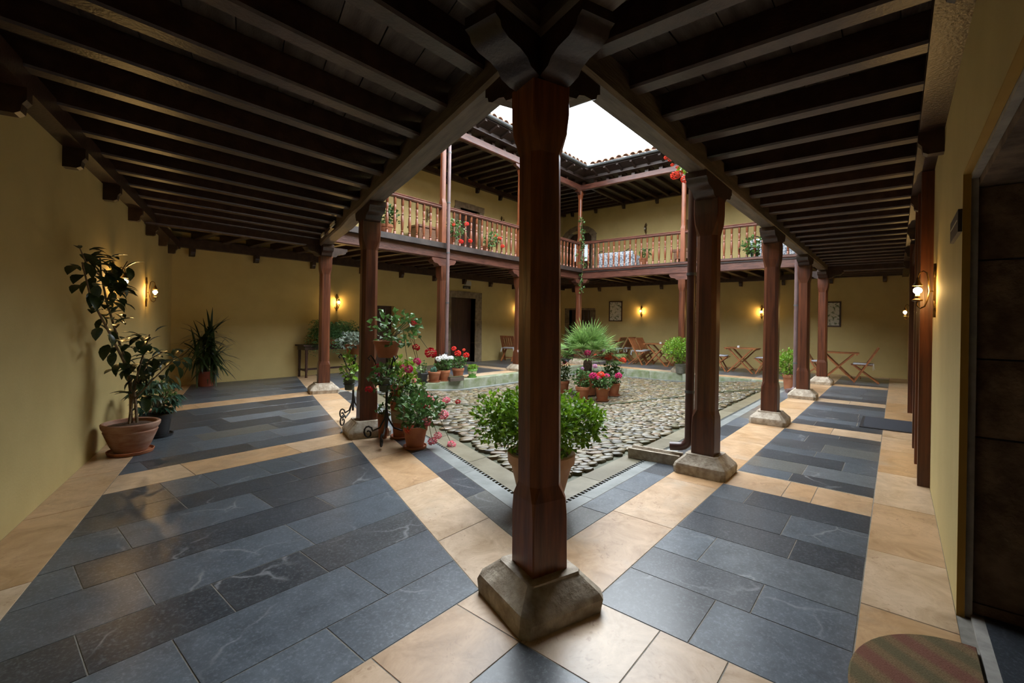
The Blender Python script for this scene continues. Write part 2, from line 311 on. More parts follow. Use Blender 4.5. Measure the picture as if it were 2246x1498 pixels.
# ------------------------------------------------------------------ mesh building
class MB:
    def __init__(s): s.v = []; s.f = []; s.mi = []
    def add(s, vs, fs, mi=0):
        n = len(s.v); s.v.extend([tuple(p) for p in vs])
        for f in fs: s.f.append(tuple(i + n for i in f)); s.mi.append(mi)
        return s
    def box(s, x0, x1, y0, y1, z0, z1, mi=0):
        v = [(x, y, z) for z in (z0, z1) for y in (y0, y1) for x in (x0, x1)]
        return s.add(v, [(0, 2, 3, 1), (4, 5, 7, 6), (0, 1, 5, 4), (2, 6, 7, 3), (0, 4, 6, 2), (1, 3, 7, 5)], mi)
    def bar(s, p, q, w, h, up=(0, 0, 1), mi=0):
        p = Vector(p); q = Vector(q); d = (q - p).normalized(); up = Vector(up)
        a = d.cross(up)
        if a.length < 1e-4: a = d.cross(Vector((1, 0, 0)))
        a.normalize(); b = a.cross(d).normalized(); a *= w / 2; b *= h / 2
        v = [p - a - b, p + a - b, p + a + b, p - a + b, q - a - b, q + a - b, q + a + b, q - a + b]
        return s.add(v, [(0, 1, 2, 3), (7, 6, 5, 4), (0, 4, 5, 1), (1, 5, 6, 2), (2, 6, 7, 3), (3, 7, 4, 0)], mi)
    def tube(s, pts, r, n=8, mi=0, cap=True):
        pts = [Vector(p) for p in pts]; k = len(pts)
        rs = r if isinstance(r, (list, tuple)) else [r] * k
        ref = Vector((0.13, 0.21, 0.97)); base = len(s.v); rings = []
        for i, p in enumerate(pts):
            d = (pts[min(i + 1, k - 1)] - pts[max(i - 1, 0)]).normalized()
            a = ref - d * ref.dot(d)
            if a.length < 1e-3: a = Vector((1, 0, 0)) - d * d.x
            a.normalize(); b = d.cross(a); ref = a
            rings.append([p + (a * math.cos(2 * math.pi * j / n) + b * math.sin(2 * math.pi * j / n)) * rs[i] for j in range(n)])
        vs = [q for g in rings for q in g]; fs = []
        for i in range(k - 1):
            for j in range(n):
                j2 = (j + 1) % n
                fs.append((i * n + j, i * n + j2, (i + 1) * n + j2, (i + 1) * n + j))
        if cap: fs += [tuple(range(n - 1, -1, -1)), tuple((k - 1) * n + j for j in range(n))]
        return s.add(vs, fs, mi)
    def lathe(s, prof, n=20, c=(0, 0, 0), mi=0):
        vs = []; fs = []; k = len(prof)
        for (r, z) in prof:
            for j in range(n):
                t = 2 * math.pi * j / n
                vs.append((c[0] + r * math.cos(t), c[1] + r * math.sin(t), c[2] + z))
        for i in range(k - 1):
            for j in range(n):
                j2 = (j + 1) % n
                fs.append((i * n + j, i * n + j2, (i + 1) * n + j2, (i + 1) * n + j))
        fs += [tuple(range(n - 1, -1, -1)), tuple((k - 1) * n + j for j in range(n))]
        return s.add(vs, fs, mi)
    def prism(s, poly, z0, z1, ch=0.0, mi=0):
        n = len(poly)
        if ch:
            cx = sum(p[0] for p in poly) / n; cy = sum(p[1] for p in poly) / n
            top = []
            for (x, y) in poly:
                d = math.hypot(x - cx, y - cy) or 1; k = max(0.0, 1 - ch * 1.4 / d)
                top.append((cx + (x - cx) * k, cy + (y - cy) * k))
            vs = [(x, y, z0) for x, y in poly] + [(x, y, z1 - ch) for x, y in poly] + [(x, y, z1) for x, y in top]
            L = 3
        else:
            vs = [(x, y, z0) for x, y in poly] + [(x, y, z1) for x, y in poly]; L = 2
        fs = [tuple(range(n - 1, -1, -1)), tuple((L - 1) * n + j for j in range(n))]
        for i in range(L - 1):
            for j in range(n):
                j2 = (j + 1) % n; fs.append((i * n + j, i * n + j2, (i + 1) * n + j2, (i + 1) * n + j))
        return s.add(vs, fs, mi)
    def ext(s, prof, o, A, B, N, t, mi=0):     # profile (a, b) on axes A, B thickened t along N
        o = Vector(o); A = Vector(A); B = Vector(B); N = Vector(N) * (t / 2); n = len(prof)
        vs = [o + A * a + B * b - N for a, b in prof] + [o + A * a + B * b + N for a, b in prof]
        fs = [tuple(range(n - 1, -1, -1)), tuple(range(n, 2 * n))] + [(j, (j + 1) % n, n + (j + 1) % n, n + j) for j in range(n)]
        return s.add(vs, fs, mi)
    def loft(s, secs, mi=0):                   # stacked rings of equal length
        n = len(secs[0]); vs = [p for g in secs for p in g]; fs = []
        for i in range(len(secs) - 1):
            for j in range(n):
                j2 = (j + 1) % n; fs.append((i * n + j, i * n + j2, (i + 1) * n + j2, (i + 1) * n + j))
        fs += [tuple(range(n - 1, -1, -1)), tuple((len(secs) - 1) * n + j for j in range(n))]
        return s.add(vs, fs, mi)
    def ball(s, c, r, n=10, k=6, sz=1.0, mi=0):
        prof = [(max(0.002, math.sin(math.pi * i / k)) * r, -math.cos(math.pi * i / k) * r * sz) for i in range(k + 1)]
        return s.lathe(prof, n, c, mi)
    def leaf(s, p, d, n, L, w, curl=0.25, mi=0, tip=0.5):
        p = Vector(p); d = Vector(d).normalized(); n = Vector(n); a = d.cross(n)
        if a.length < 1e-3: a = d.cross(Vector((0.3, 0.9, 0.2)))
        a.normalize(); n = a.cross(d).normalized()
        m1 = p + d * (L * tip) + n * (curl * L * 0.12)
        e = p + d * L - n * (curl * L * 0.55)
        lift = n * (w * 0.22)
        return s.add([p, m1 - a * (w / 2) + lift, m1, m1 + a * (w / 2) + lift, e], [(0, 2, 1), (0, 3, 2), (1, 2, 4), (2, 3, 4)], mi)
    def strap(s, p, d, n, L, w, droop=0.5, seg=4, mi=0):
        p = Vector(p); d = Vector(d).normalized(); a = d.cross(Vector(n))
        if a.length < 1e-3: a = d.cross(Vector((1, 0, 0)))
        a.normalize(); vs = []; fs = []; q = p.copy(); dd = d.copy()
        for i in range(seg + 1):
            t = i / seg; ww = w * (0.55 + 1.3 * t - 1.75 * t * t) if t < 1 else w * 0.06
            vs += [q - a * ww / 2, q + a * ww / 2]
            dd = (dd + Vector((0, 0, -droop / seg))).normalized(); q = q + dd * (L / seg)
        for i in range(seg): fs.append((2 * i, 2 * i + 1, 2 * i + 3, 2 * i + 2))
        return s.add(vs, fs, mi)
    def mesh(s, name, mats, smooth=0):
        me = bpy.data.meshes.new(name); me.from_pydata(s.v, [], s.f); me.update()
        for m in (mats if isinstance(mats, (list, tuple)) else [mats]): me.materials.append(M[m] if isinstance(m, str) else m)
        me.polygons.foreach_set('material_index', s.mi)
        if smooth:
            me.polygons.foreach_set('use_smooth', [True] * len(me.polygons))
            me.set_sharp_from_angle(angle=math.radians(smooth))
        me.update()
        return me
    def build(s, name, mats, parent=None, smooth=0, loc=None, rot=None, kind=None):
        return link(name, s.mesh(name, mats, smooth), parent, loc, rot, kind)
def link(name, me, parent=None, loc=None, rot=None, kind=None):
    o = bpy.data.objects.new(name, me); COL.objects.link(o)
    if parent is not None: o.parent = parent
    if loc is not None: o.location = loc
    if rot is not None: o.rotation_euler = rot if isinstance(rot, (tuple, list)) else (0, 0, rot)
    if kind: o['kind'] = kind
    return o
def tag(o, label, cat, group=None):
    o['label'] = label; o['category'] = cat
    if group: o['group'] = group
    return o
def thing(name, label, cat, loc=(0, 0, 0), rz=0.0, group=None):
    o = link(name, None, None, loc, rz); o.empty_display_size = 0.1
    return tag(o, label, cat, group)
def dup(root, loc, rz, label=None, group=None):
    def cp(o, par):
        c = o.copy(); COL.objects.link(c); c.parent = par
        for ch in list(o.children): cp(ch, c)
        return c
    kids = list(root.children)
    r = root.copy(); COL.objects.link(r); r.location = loc; r.rotation_euler = (0, 0, rz)
    for ch in kids: cp(ch, r)
    if label: r['label'] = label
    if group: r['group'] = group
    return r
def struct(o): o['kind'] = 'structure'; return o
def clip(poly, a, b, c):       # keep a*x + b*y <= c
    out = []
    for i in range(len(poly)):
        p = poly[i]; q = poly[(i + 1) % len(poly)]
        dp = a * p[0] + b * p[1] - c; dq = a * q[0] + b * q[1] - c
        if dp <= 0: out.append(p)
        if dp * dq < 0:
            t = dp / (dp - dq); out.append((p[0] + (q[0] - p[0]) * t, p[1] + (q[1] - p[1]) * t))
    return out
def rect(x0, x1, y0, y1): return [(x0, y0), (x1, y0), (x1, y1), (x0, y1)]
def lstrip(l0, l1, y0, y1): return [ob(l0, y0), ob(l1, y0), ob(l1, y1), ob(l0, y1)]
def area(p): return abs(sum(p[i][0] * p[(i + 1) % len(p)][1] - p[(i + 1) % len(p)][0] * p[i][1] for i in range(len(p)))) / 2

# ------------------------------------------------------------------ floor: slabs laid piece by piece
bed = MB()
bed.prism([ob(-3.0, -2.4), ob(0.562, -2.4), ob(0.562, 9.0), ob(-3.0, 9.0)], -0.12, -0.0022)
bed.prism(rect(-3.6, 13.4, -2.4, 0.503), -0.12, -0.0020)
bed.prism(rect(0.9, 13.4, 5.82, 9.0), -0.30, -0.0018)
bed.prism(rect(10.03, 13.4, 0.0, 9.0), -0.30, -0.0024)
floor = struct(bed.build('floor', 'mortar'))
def inset(poly, g):
    n = len(poly)
    s = sum(poly[i][0] * poly[(i + 1) % n][1] - poly[(i + 1) % n][0] * poly[i][1] for i in range(n))
    if s < 0: poly = poly[::-1]
    out = poly
    for i in range(n):
        x0, y0 = poly[i]; x1, y1 = poly[(i + 1) % n]; l = math.hypot(x1 - x0, y1 - y0)
        if l < 1e-6: continue
        nx, ny = (y1 - y0) / l, -(x1 - x0) / l
        out = clip(out, nx, ny, nx * x0 + ny * y0 - g)
        if len(out) < 3: return []
    return out
def slab(name, mat, poly, gap=0.0024, top=0.0, jitter=True):
    if len(poly) < 3 or area(poly) < 0.004: return
    p = inset(poly, gap)
    if len(p) < 3: return
    cx = sum(q[0] for q in p) / len(p); cy = sum(q[1] for q in p) / len(p)
    z = top + (R.uniform(-0.0006, 0.0006) if jitter else 0)
    mb = MB().prism([(x - cx, y - cy) for x, y in p], -0.034, 0.0, 0.001)
    return mb.build(name, mat, floor, loc=(cx, cy, z))
def cut(a, b, step, r=0.25):
    out = [a]
    while b - out[-1] > step * 1.45: out.append(out[-1] + step * R.uniform(1 - r, 1 + r))
    return out + [b]
S_ = 'slate_slab'; L_ = 'limestone_slab'
BR, S2, BL, T2 = -1.121, 0.202, -2.128, 0.212
# right arcade: rows run across it
joints = {0: [-.62], 1: [-.76], 2: [-.44], 3: [-.80], 4: [-.715], 5: [-.42]}
xs0 = [.16, .53, .82, 1.18, 1.47, 1.85, 2.19]
for i in range(6):
    ys = [BR] + joints[i] + [-S2]
    for a, b in zip(ys, ys[1:]): slab(S_, 'slate', rect(xs0[i], xs0[i + 1], a, b))
PX = [2.388, 4.995, 7.722, 10.372]
for x0, x1 in ((2.62, 4.785), (5.205, 7.51), (7.93, 10.16), (10.585, 12.74)):
    xs = cut(x0, x1, 0.31)
    for a, b in zip(xs, xs[1:]):
        j = R.uniform(-0.9, -0.4)
        ys = [BR, j, -S2] if R.random() < 0.8 else [BR, -S2]
        for c, d in zip(ys, ys[1:]): slab(S_, 'slate', rect(a, b, c, d))
for i, x in enumerate(PX):
    ys = [BR, -.78, -.60, -S2] if i == 0 else [BR, -.66, -S2]
    for c, d in zip(ys, ys[1:]): slab(L_, 'lime', rect(x - .21, x + .215, c, d))
xs = cut(.16, 12.74, 0.85, 0.15)
for a, b in zip(xs, xs[1:]): slab(L_, 'lime', rect(a, b, -S2, S2))
xs = [-1.4, -.5, .33, .95, 1.62, 2.5] + cut(2.5, 13.07, 0.9, 0.2)[1:]
for a, b in zip(xs, xs[1:]): slab(L_, 'lime', rect(a, b, YR, BR))
# corner by the big post
slab(L_, 'lime', rect(-.27, .16, -.12, .24))
for c, d in ((-.51, -.12), (-.77, -.51), (BR, -.77)): slab(L_, 'lime', rect(-.27, .16, c, d))
slab(L_, 'lime', rect(-.70, -.27, -.12, .24)); slab(L_, 'lime', rect(-1.45, -.70, -.12, .24)); slab(L_, 'lime', clip(rect(-2.6, -1.45, -.12, .24), -1, K, -WL))
for a, b in ((-1.05, -.27), (-1.9, -1.05), (-2.7, -1.9)):
    for c, d in ((-.45, -.12), (-.8, -.45), (BR, -.8)): slab(S_, 'slate', clip(rect(a, b, c, d), -1, K, -BL))
# left arcade
rows = [(.24, .52, [-.725]), (.52, .90, [-1.15, -.43]), (.90, 1.21, [-1.39, -.925, -.51]), (1.21, 1.59, [-1.135, -.42]), (1.59, 1.89, [-1.32, -.085]),
        (1.89, 2.28, [-1.09, -.36]), (2.28, 2.56, [-.735, .01]), (2.56, 2.98, [-.735, -.46, -.085, .185, .57]), (3.40, 3.71, [-.71, .13]), (3.71, 4.10, [-.25, .49]),
        (4.10, 4.42, [-.12, .62]), (4.42, 4.80, [.1, .9]), (4.80, 5.12, [.35, 1.05]), (5.12, 5.55, [.5, 1.2]), (5.55, 6.03, [.2, 1.1]), (6.45, 6.85, [.7, 1.5]), (6.85, 7.2, [1.1, 1.9]),
        (7.2, 7.6, [.6, 1.4]), (7.6, 8.0, [1.1, 1.9]), (8.0, 8.33, [1.0, 1.8]), (8.33, 8.65, [1.5])]
for y0, y1, js in rows:
    e = [-3] + js + [4]
    for a, b in zip(e, e[1:]): slab(S_, 'slate', clip(clip(rect(a, b, y0, y1), -1, K, -BL), 1, -K, -T2))
for y0, y1, js in ((2.98, 3.40, [-.5, .35]), (6.03, 6.45, [.4, 1.3])):
    e = [-3] + js + [4]
    for a, b in zip(e, e[1:]): slab(L_, 'lime', clip(clip(rect(a, b, y0, y1), -1, K, -BL), 1, -K, -T2))
ys = [.24, .74, 1.55, 2.35, 3.1, 3.85] + cut(3.85, 8.65, 0.8, 0.15)[1:]
for a, b in zip(ys, ys[1:]): slab(L_, 'lime', clip(lstrip(-T2, T2, a, b), 0, -1, -.24))
ys = cut(-1.1, 8.65, 0.95, 0.2)
for a, b in zip(ys, ys[1:]): slab(L_, 'lime', lstrip(WL, BL, a, b))
# band between the strips and the court, then the pale kerb
xs = cut(.30, 10.16, 0.6)
for a, b in zip(xs, xs[1:]): slab(S_, 'slate', clip(rect(a, b, S2, .40), -1, K, -T2))
xs = cut(.50, 10.16, 0.9)
for a, b in zip(xs, xs[1:]): slab('kerb_slab', 'kerb', clip(rect(a, b, .40, .505), -1, K, -.42))
ys = cut(.40, 6.03, 0.62)
for a, b in zip(ys, ys[1:]): slab(S_, 'slate', lstrip(T2, .42, a, b))
ys = cut(.505, 5.85, 0.9)
for a, b in zip(ys, ys[1:]): slab('kerb_slab', 'kerb', lstrip(.42, .565, a, b))
# far arcade behind the court
RX = [4.844, 7.45]
xs = cut(2.6, 10.16, 0.8, 0.15)
for a, b in zip(xs, xs[1:]): slab(L_, 'lime', clip(rect(a, b, 6.03, 6.43), -1, K, -T2))
pan = [(2.5, RX[0] - .21), (RX[0] + .21, RX[1] - .21), (RX[1] + .21, LX - .21), (LX + .21, 13.07)]
for x0, x1 in pan:
    xs = cut(x0, x1, 0.42)
    for a, b in zip(xs, xs[1:]):
        j = R.uniform(7.0, 8.1)
        for c, d in ((6.43, j), (j, WY)): slab(S_, 'slate', clip(rect(a, b, c, d), -1, K, -T2))
for x in RX + [LX]:
    for c, d in ((6.43, 7.5), (7.5, WY)): slab(L_, 'lime', rect(x - .21, x + .21, c, d))
ys = cut(.202, 6.03, 0.8, 0.15)
for a, b in zip(ys, ys[1:]): slab(L_, 'lime', rect(10.16, 10.585, a, b))
for y0, y1 in ((.202, 2.86), (3.28, 6.03)):
    ys = cut(y0, y1, 0.42)
    for a, b in zip(ys, ys[1:]):
        j = R.uniform(11.2, 12.2)
        for c, d in ((10.585, j), (j, 12.74)): slab(S_, 'slate', rect(c, d, a, b))
for c, d in ((10.585, 11.7), (11.7, 12.74)):
    slab(L_, 'lime', rect(c, d, 2.86, 3.28)); slab(L_, 'lime', rect(c, d, -S2, .202))
ys = cut(YR + .33, WY, 0.95)
for a, b in zip(ys, ys[1:]): slab(L_, 'lime', rect(12.74, 13.07, a, b))
# raised kerb stones on the two far sides of the court
def kerbstone(poly):
    p = inset(poly, 0.004); cx = sum(q[0] for q in p) / len(p); cy = sum(q[1] for q in p) / len(p)
    MB().prism([(x - cx, y - cy) for x, y in p], -0.27, 0.0, 0.012).build('kerb_stone', 'kerbmoss', floor, loc=(cx, cy, 0.0))
xs = cut(2.62, 10.0, 0.85)
for a, b in zip(xs, xs[1:]): kerbstone(clip(rect(a, b, 5.80, 6.025), -1, K, -.44))
ys = cut(.51, 5.80, 0.85)
for a, b in zip(ys, ys[1:]): kerbstone(rect(10.0, 10.155, a, b))

# ------------------------------------------------------------------ the cobbled court
court = MB()
NX, NY = 60, 40
gv = []
for j in range(NY + 1):
    y = .44 + (5.9 - .44) * j / NY
    for i in range(NX + 1):
        xa = .50 + K * y; x = xa + (10.1 - xa) * i / NX
        gv.append((x, y, court_z(x, y) - .034))
gf = [(j * (NX + 1) + i, j * (NX + 1) + i + 1, (j + 1) * (NX + 1) + i + 1, (j + 1) * (NX + 1) + i) for j in range(NY) for i in range(NX)]
court.add(gv, gf)
yard = struct(court.build('floor_court', 'soil', smooth=60))
def flag(poly, mat='beige'):
    p = inset(poly, 0.003)
    if len(p) < 3 or area(p) < .004: return
    cx = sum(q[0] for q in p) / len(p); cy = sum(q[1] for q in p) / len(p); n = len(p)
    tz = [court_z(x, y) - .004 for x, y in p]
    vs = [(x - cx, y - cy, -.06 + z) for (x, y), z in zip(p, tz)] + [(x - cx, y - cy, z) for (x, y), z in zip(p, tz)]
    fs = [tuple(range(n - 1, -1, -1)), tuple(range(n, 2 * n))] + [(j, (j + 1) % n, n + (j + 1) % n, n + j) for j in range(n)]
    MB().add(vs, fs).build('border_stone', mat, yard, loc=(cx, cy, 0))
xs = cut(.70, 9.98, 0.8)
for a, b in zip(xs, xs[1:]): flag(clip(rect(a, b, .54, .73), -1, K, -.60))
ys = cut(.73, 5.6, 0.8)
for a, b in zip(ys, ys[1:]): flag(lstrip(.60, .83, a, b))
xs = cut(2.9, 9.9, 0.7)
for a, b in zip(xs, xs[1:]): flag(clip(rect(a, b, 5.66, 5.79), -1, K, -.60), 'kerb')
ys = cut(.75, 5.64, 0.7)
for a, b in zip(ys, ys[1:]): flag(rect(9.87, 9.985, a, b), 'kerb')
# the gutter that crosses the court, corner to corner
g0, g1 = Vector((2.55, 4.60)), Vector((8.45, .78)); gd = (g1 - g0).normalized(); gn = Vector((-gd.y, gd.x)); gl = (g1 - g0).length
ts = cut(0, gl, 0.45)
for a, b in zip(ts, ts[1:]):
    p = [g0 + gd * a - gn * .055, g0 + gd * b - gn * .055, g0 + gd * b + gn * .055, g0 + gd * a + gn * .055]
    flag([(q.x, q.y) for q in p], 'soil')
# slotted drain against the kerb
dr = MB()
dr.prism(clip(rect(.6, 9.98, .506, .5385), -1, K, -.567), -.09, -.03); dr.prism(lstrip(.567, .5985, .54, 5.7), -.09, -.03)
drain = tag(dr.build('slot_drain', 'iron'), 'dark slotted drain running along the pale kerb of the court', 'drain')
gb = MB(); x = .82
while x < 9.9: gb.box(x, x + .016, .507, .538, -.03, -.002); x += .045
gb.build('grate_bars', 'kerb', drain, kind='stuff')
gb = MB(); y = .56
while y < 5.6:
    a, b = ob(.568, y), ob(.598, y); gb.box(a[0], b[0], y, y + .016, -.03, -.002); y += .045
gb.build('grate_bars', 'kerb', drain, kind='stuff')
# cobbles
def cobble_mesh(seed):
    q = random.Random(seed); mb = MB(); rings = []
    for (rr, z) in ((1.0, -0.35), (1.0, 0.35), (0.86, 0.80), (0.45, 0.98)):
        rings.append([(rr * (1 + q.uniform(-.16, .16)) * math.cos(t), rr * (1 + q.uniform(-.16, .16)) * math.sin(t), z + q.uniform(-.07, .07)) for t in [2 * math.pi * j / 7 + .2 for j in range(7)]])
    mb.loft(rings)
    return mb
cmesh = [cobble_mesh(i) for i in range(7)]
cdata = [c.mesh('cobblestone', 'cobble', 50) for c in cmesh]
stones = []
ang0 = math.atan2(gd.y, gd.x)
t = -9.0
while t < 9.0:
    s_ = -9.0 + R.uniform(0, .1); row_h = R.uniform(.055, .080)
    while s_ < 12.0:
        ln = R.uniform(.085, .17)
        c = Vector((5.4, 3.0)) + gd * (s_ + ln / 2) + gn * (t + R.uniform(-.012, .012)); s_ += ln * .97
        x, y = c.x, c.y; l = x - K * y
        if y < .79 or y > 5.60 or l < .92 or x > 9.80: continue
        if abs((c - g0).dot(gn)) < .10 and 0 < (c - g0).dot(gd) < gl: continue
        stones.append((x, y, ln, row_h, ang0 + R.uniform(-.35, .35), R.uniform(.018, .030), R.randrange(7)))
    t += row_h * .95
camxy = Vector((CAM.x, CAM.y))
stones.sort(key=lambda q: (Vector((q[0], q[1])) - camxy).length)
rest = MB()
for i, (x, y, ln, w, a, h, k) in enumerate(stones):
    z = court_z(x, y) - .024
    if i < 298:
        o = link('cobblestone', cdata[k], yard, (x, y, z), a); o.scale = (ln * .53, w * .53, h)
    else:
        ca, sa = math.cos(a), math.sin(a)
        rest.add([(x + px * ln * .53 * ca - py * w * .53 * sa, y + px * ln * .53 * sa + py * w * .53 * ca, z + pz * h) for px, py, pz in cmesh[k].v], cmesh[k].f)
rest.build('cobble_field', 'cobble', yard, smooth=50, kind='stuff')

# ------------------------------------------------------------------ walls
def wallbox(mb, p, q, z0, z1, n, t, mi=0):      # wall face p->q, thickness t away along n
    p = Vector((*p, 0)); q = Vector((*q, 0)); n = Vector((*n, 0)).normalized() * t
    pts = [(p.x, p.y), (q.x, q.y), (q.x + n.x, q.y + n.y), (p.x + n.x, p.y + n.y)]
    mb.prism(pts, z0, z1, 0, mi)
TOPZ = 5.62
def wall_with_holes(name, P, Q, n, holes, t=0.34, z1=TOPZ):
    P = Vector(P); Q = Vector(Q); d = (Q - P).normalized(); ln = (Q - P).length
    mb = MB(); at = lambda s: (P.x + d.x * s, P.y + d.y * s)
    cuts = sorted({0.0, ln} | {s for h in holes for s in h[:2]})
    for a, b in zip(cuts, cuts[1:]):
        zs = [(h[2], h[3]) for h in holes if h[0] <= a + 1e-6 and h[1] >= b - 1e-6]
        z = -0.15
        for h0, h1 in sorted(zs):
            if h0 > z: wallbox(mb, at(a), at(b), z, h0, n, t)
            z = h1
        wallbox(mb, at(a), at(b), z, z1, n, t)
    return struct(mb.build(name, 'plaster'))
cl = ob(WL, YR)
wall_left = wall_with_holes('wall_left', ob(WL, YR - .3), ob(WL, WY + .3), (-1, K), [])
# right wall: the near doorway is open, a second door stands between the timber jambs
wall_right = wall_with_holes('wall_right', (cl[0], YR), (WX, YR), (0, -1), [(-.80 - cl[0], 1.40 - cl[0], -.15, 2.20), (4.80 - cl[0], 7.2 - cl[0], -.15, 2.15)])
wall_back = wall_with_holes('wall_back', ob(WL, WY), (WX, WY), (0, 1), [(a - ob(WL, WY)[0], b - ob(WL, WY)[0], c, d) for a, b, c, d in ((7.33, 8.33, -.15, 1.93), (4.86, 5.40, -.15, 1.60), (7.64, 8.43, 2.8, 4.59))])
wall_far = wall_with_holes('wall_far', (WX, YR), (WX, WY), (1, 0), [(a - YR, b - YR, c, d) for a, b, c, d in ((7.39, 8.30, -.15, 1.73), (7.39, 8.45, 2.8, 4.62), (3.30, 3.95, 2.8, 4.6))])

# ------------------------------------------------------------------ ceilings: planks and joists
BZ, JZ, PZ = 2.465, 2.555, 2.70
ceil = MB()
ceil.prism(rect(-3.6, WX, YR, .10), PZ + .03, PZ + .12)
ceil.prism([ob(WL, .1), ob(.09, .1), ob(.09, 6.1), ob(WL, 6.1)], PZ + .031, PZ + .12)
ceiling = struct(ceil.build('ceiling', 'ceil'))
def jbar(p, q, w=.115, z0=JZ, z1=PZ, par=None, mat='joist'):
    p = Vector((*p, 0)); q = Vector((*q, 0)); c = (p + q) / 2; d = q - p; L = d.length
    mb = MB(); e = w / 2; ch = .012
    sec = [(-e + ch, z0), (e - ch, z0), (e, z0 + ch), (e, z1), (-e, z1), (-e, z0 + ch)]
    mb.loft([[(s * L / 2, a, b) for a, b in sec] for s in (-1, 1)])
    return mb.build('joist', mat, par or ceiling, loc=(c.x, c.y, 0), rot=math.atan2(d.y, d.x))
def plank(p, q, w, z, par=None, t=.028):
    p = Vector((*p, 0)); q = Vector((*q, 0)); c = (p + q) / 2; d = q - p
    return MB().box(-d.length / 2 + .002, d.length / 2 - .002, -w / 2 + .003, w / 2 - .003, 0, t).build('ceiling_plank', 'plank', par or ceiling, loc=(c.x, c.y, z + R.uniform(0, .006)), rot=math.atan2(d.y, d.x))
x = -2.45
while x < WX:
    jbar((x, YR), (x, .07))
    x += .455
y = .47
while y < 6.2:
    jbar(ob(WL, y), ob(.07, y)); y += .47
wdt = (0.09 - YR) / 7
for i in range(7):
    xs = cut(-3.2, WX, 2.4); yy = YR + wdt * (i + .5)
    for a, b in zip(xs, xs[1:]): plank((a, yy), (b, yy), wdt, PZ)
wl_ = (0.09 - WL) / 11
for i in range(11):
    ys = cut(.1, 6.1, 2.2); l = WL + wl_ * (i + .5)
    for a, b in zip(ys, ys[1:]): plank(ob(l, a), ob(l, b), wl_ * math.sin(ANG_L), PZ)
# far arcades: lower ceiling and gallery ceiling
FZ = 2.63
cb = MB(); cb.prism([ob(WL, 6.05), (WX, 6.05), (WX, WY), ob(WL, WY)], FZ + .14, FZ + .25); cb.prism(rect(LX - .1, WX, .08, 6.06), FZ + .1401, FZ + .25)
gfloor = struct(cb.build('ceiling_far', 'ceil'))
x = 1.0
while x < WX:
    if x > ob(WL, 7.5)[0]: jbar((x, LY - .06), (x, WY), z0=FZ, z1=FZ + .14, par=gfloor)
    x += .46
y = .35
while y < LY - .2:
    jbar((LX - .06, y), (WX, y), z0=FZ, z1=FZ + .14, par=gfloor); y += .46
UZ = 5.42
cb = MB(); cb.prism([ob(WL, 6.0), (WX, 6.0), (WX, WY), ob(WL, WY)], UZ + .12, UZ + .20); cb.prism(rect(LX - .2, WX, YR, 6.01), UZ + .1201, UZ + .20)
cb.prism(rect(-3.5, LX, YR, .2), UZ + .12, UZ + .20); cb.prism([ob(WL, 0), ob(.2, 0), ob(.2, 6.1), ob(WL, 6.1)], UZ + .121, UZ + .20)
uceil = struct(cb.build('ceiling_upper', 'ceil'))
x = 2.4
while x < WX:
    jbar((x, LY - .02), (x, WY), z0=UZ, z1=UZ + .12, par=uceil, w=.10); x += .40
y = .1
while y < LY - .1:
    jbar((LX - .02, y), (WX, y), z0=UZ, z1=UZ + .12, par=uceil, w=.10); y += .40

# ------------------------------------------------------------------ beams, ledgers and corbels
def beam(name, p, q, z0, z1, w, mat, label, cat='beam'):
    p = Vector((*p, 0)); q = Vector((*q, 0)); d = q - p; L = d.length; e = w / 2; ch = .018
    sec = [(-e + ch, z0), (e - ch, z0), (e, z0 + ch), (e, z1), (-e, z1), (-e, z0 + ch)]
    rs = []; n = max(2, int(L / .6)); q_ = random.Random(int(L * 1000))
    for i in range(n + 1):
        wob = q_.uniform(-.006, .006) if 0 < i < n else 0
        rs.append([(L * i / n, a + wob, b + (wob if b < z1 - .02 else 0)) for a, b in sec])
    o = MB().loft(rs).build(name, mat, loc=(p.x, p.y, 0), rot=math.atan2(d.y, d.x))
    return tag(o, label, cat)
beam('main_beam', (-2.55, 0), (LX + .1, 0), BZ, 2.64, .155, 'beam', 'weathered beam over the arcade with the doormat, resting on five posts')
beam('main_beam', ob(-.02, YR), ob(-.02, 6.15), BZ, 2.641, .185, 'beam', 'weathered beam over the wide arcade with the big potted plant')
beam('gallery_beam', ob(-.05, LY), (LX - .08, LY), 2.56, 2.80, .15, 'gallery', 'red-brown edge beam under the balcony with the wooden chest')
beam('gallery_beam', (LX, .06), (LX, LY + .08), 2.575, 2.80, .15, 'gallery', 'red-brown edge beam under the balcony with the floral sofas')
beam('cross_beam', ob(WL, LY), ob(-.08, LY), 2.44, 2.62, .16, 'joist', 'dark beam crossing the end of the wide arcade to the wall')
beam('cross_beam', (LX, YR), (LX, -.08), 2.44, 2.62, .16, 'joist', 'dark beam crossing the end of the arcade with the doormat')
beam('balcony_sill', (2.3, LY - .02), (LX - .1, LY - .02), 2.80, 2.86, .21, 'gallery', 'moulded floor edge under the balusters of the balcony with the chest', 'sill')
beam('balcony_sill', (LX - .02, .1), (LX - .02, LY - .1), 2.80, 2.86, .21, 'gallery', 'moulded floor edge under the balusters of the balcony with the sofas', 'sill')
beam('upper_beam', (2.2, LY), (LX + .06, LY), 5.27, 5.43, .14, 'gallery', 'upper beam carrying the eaves above the chest balcony')
beam('upper_beam', (LX, -.1), (LX, LY + .06), 5.28, 5.431, .14, 'gallery', 'upper beam carrying the eaves above the sofa balcony')
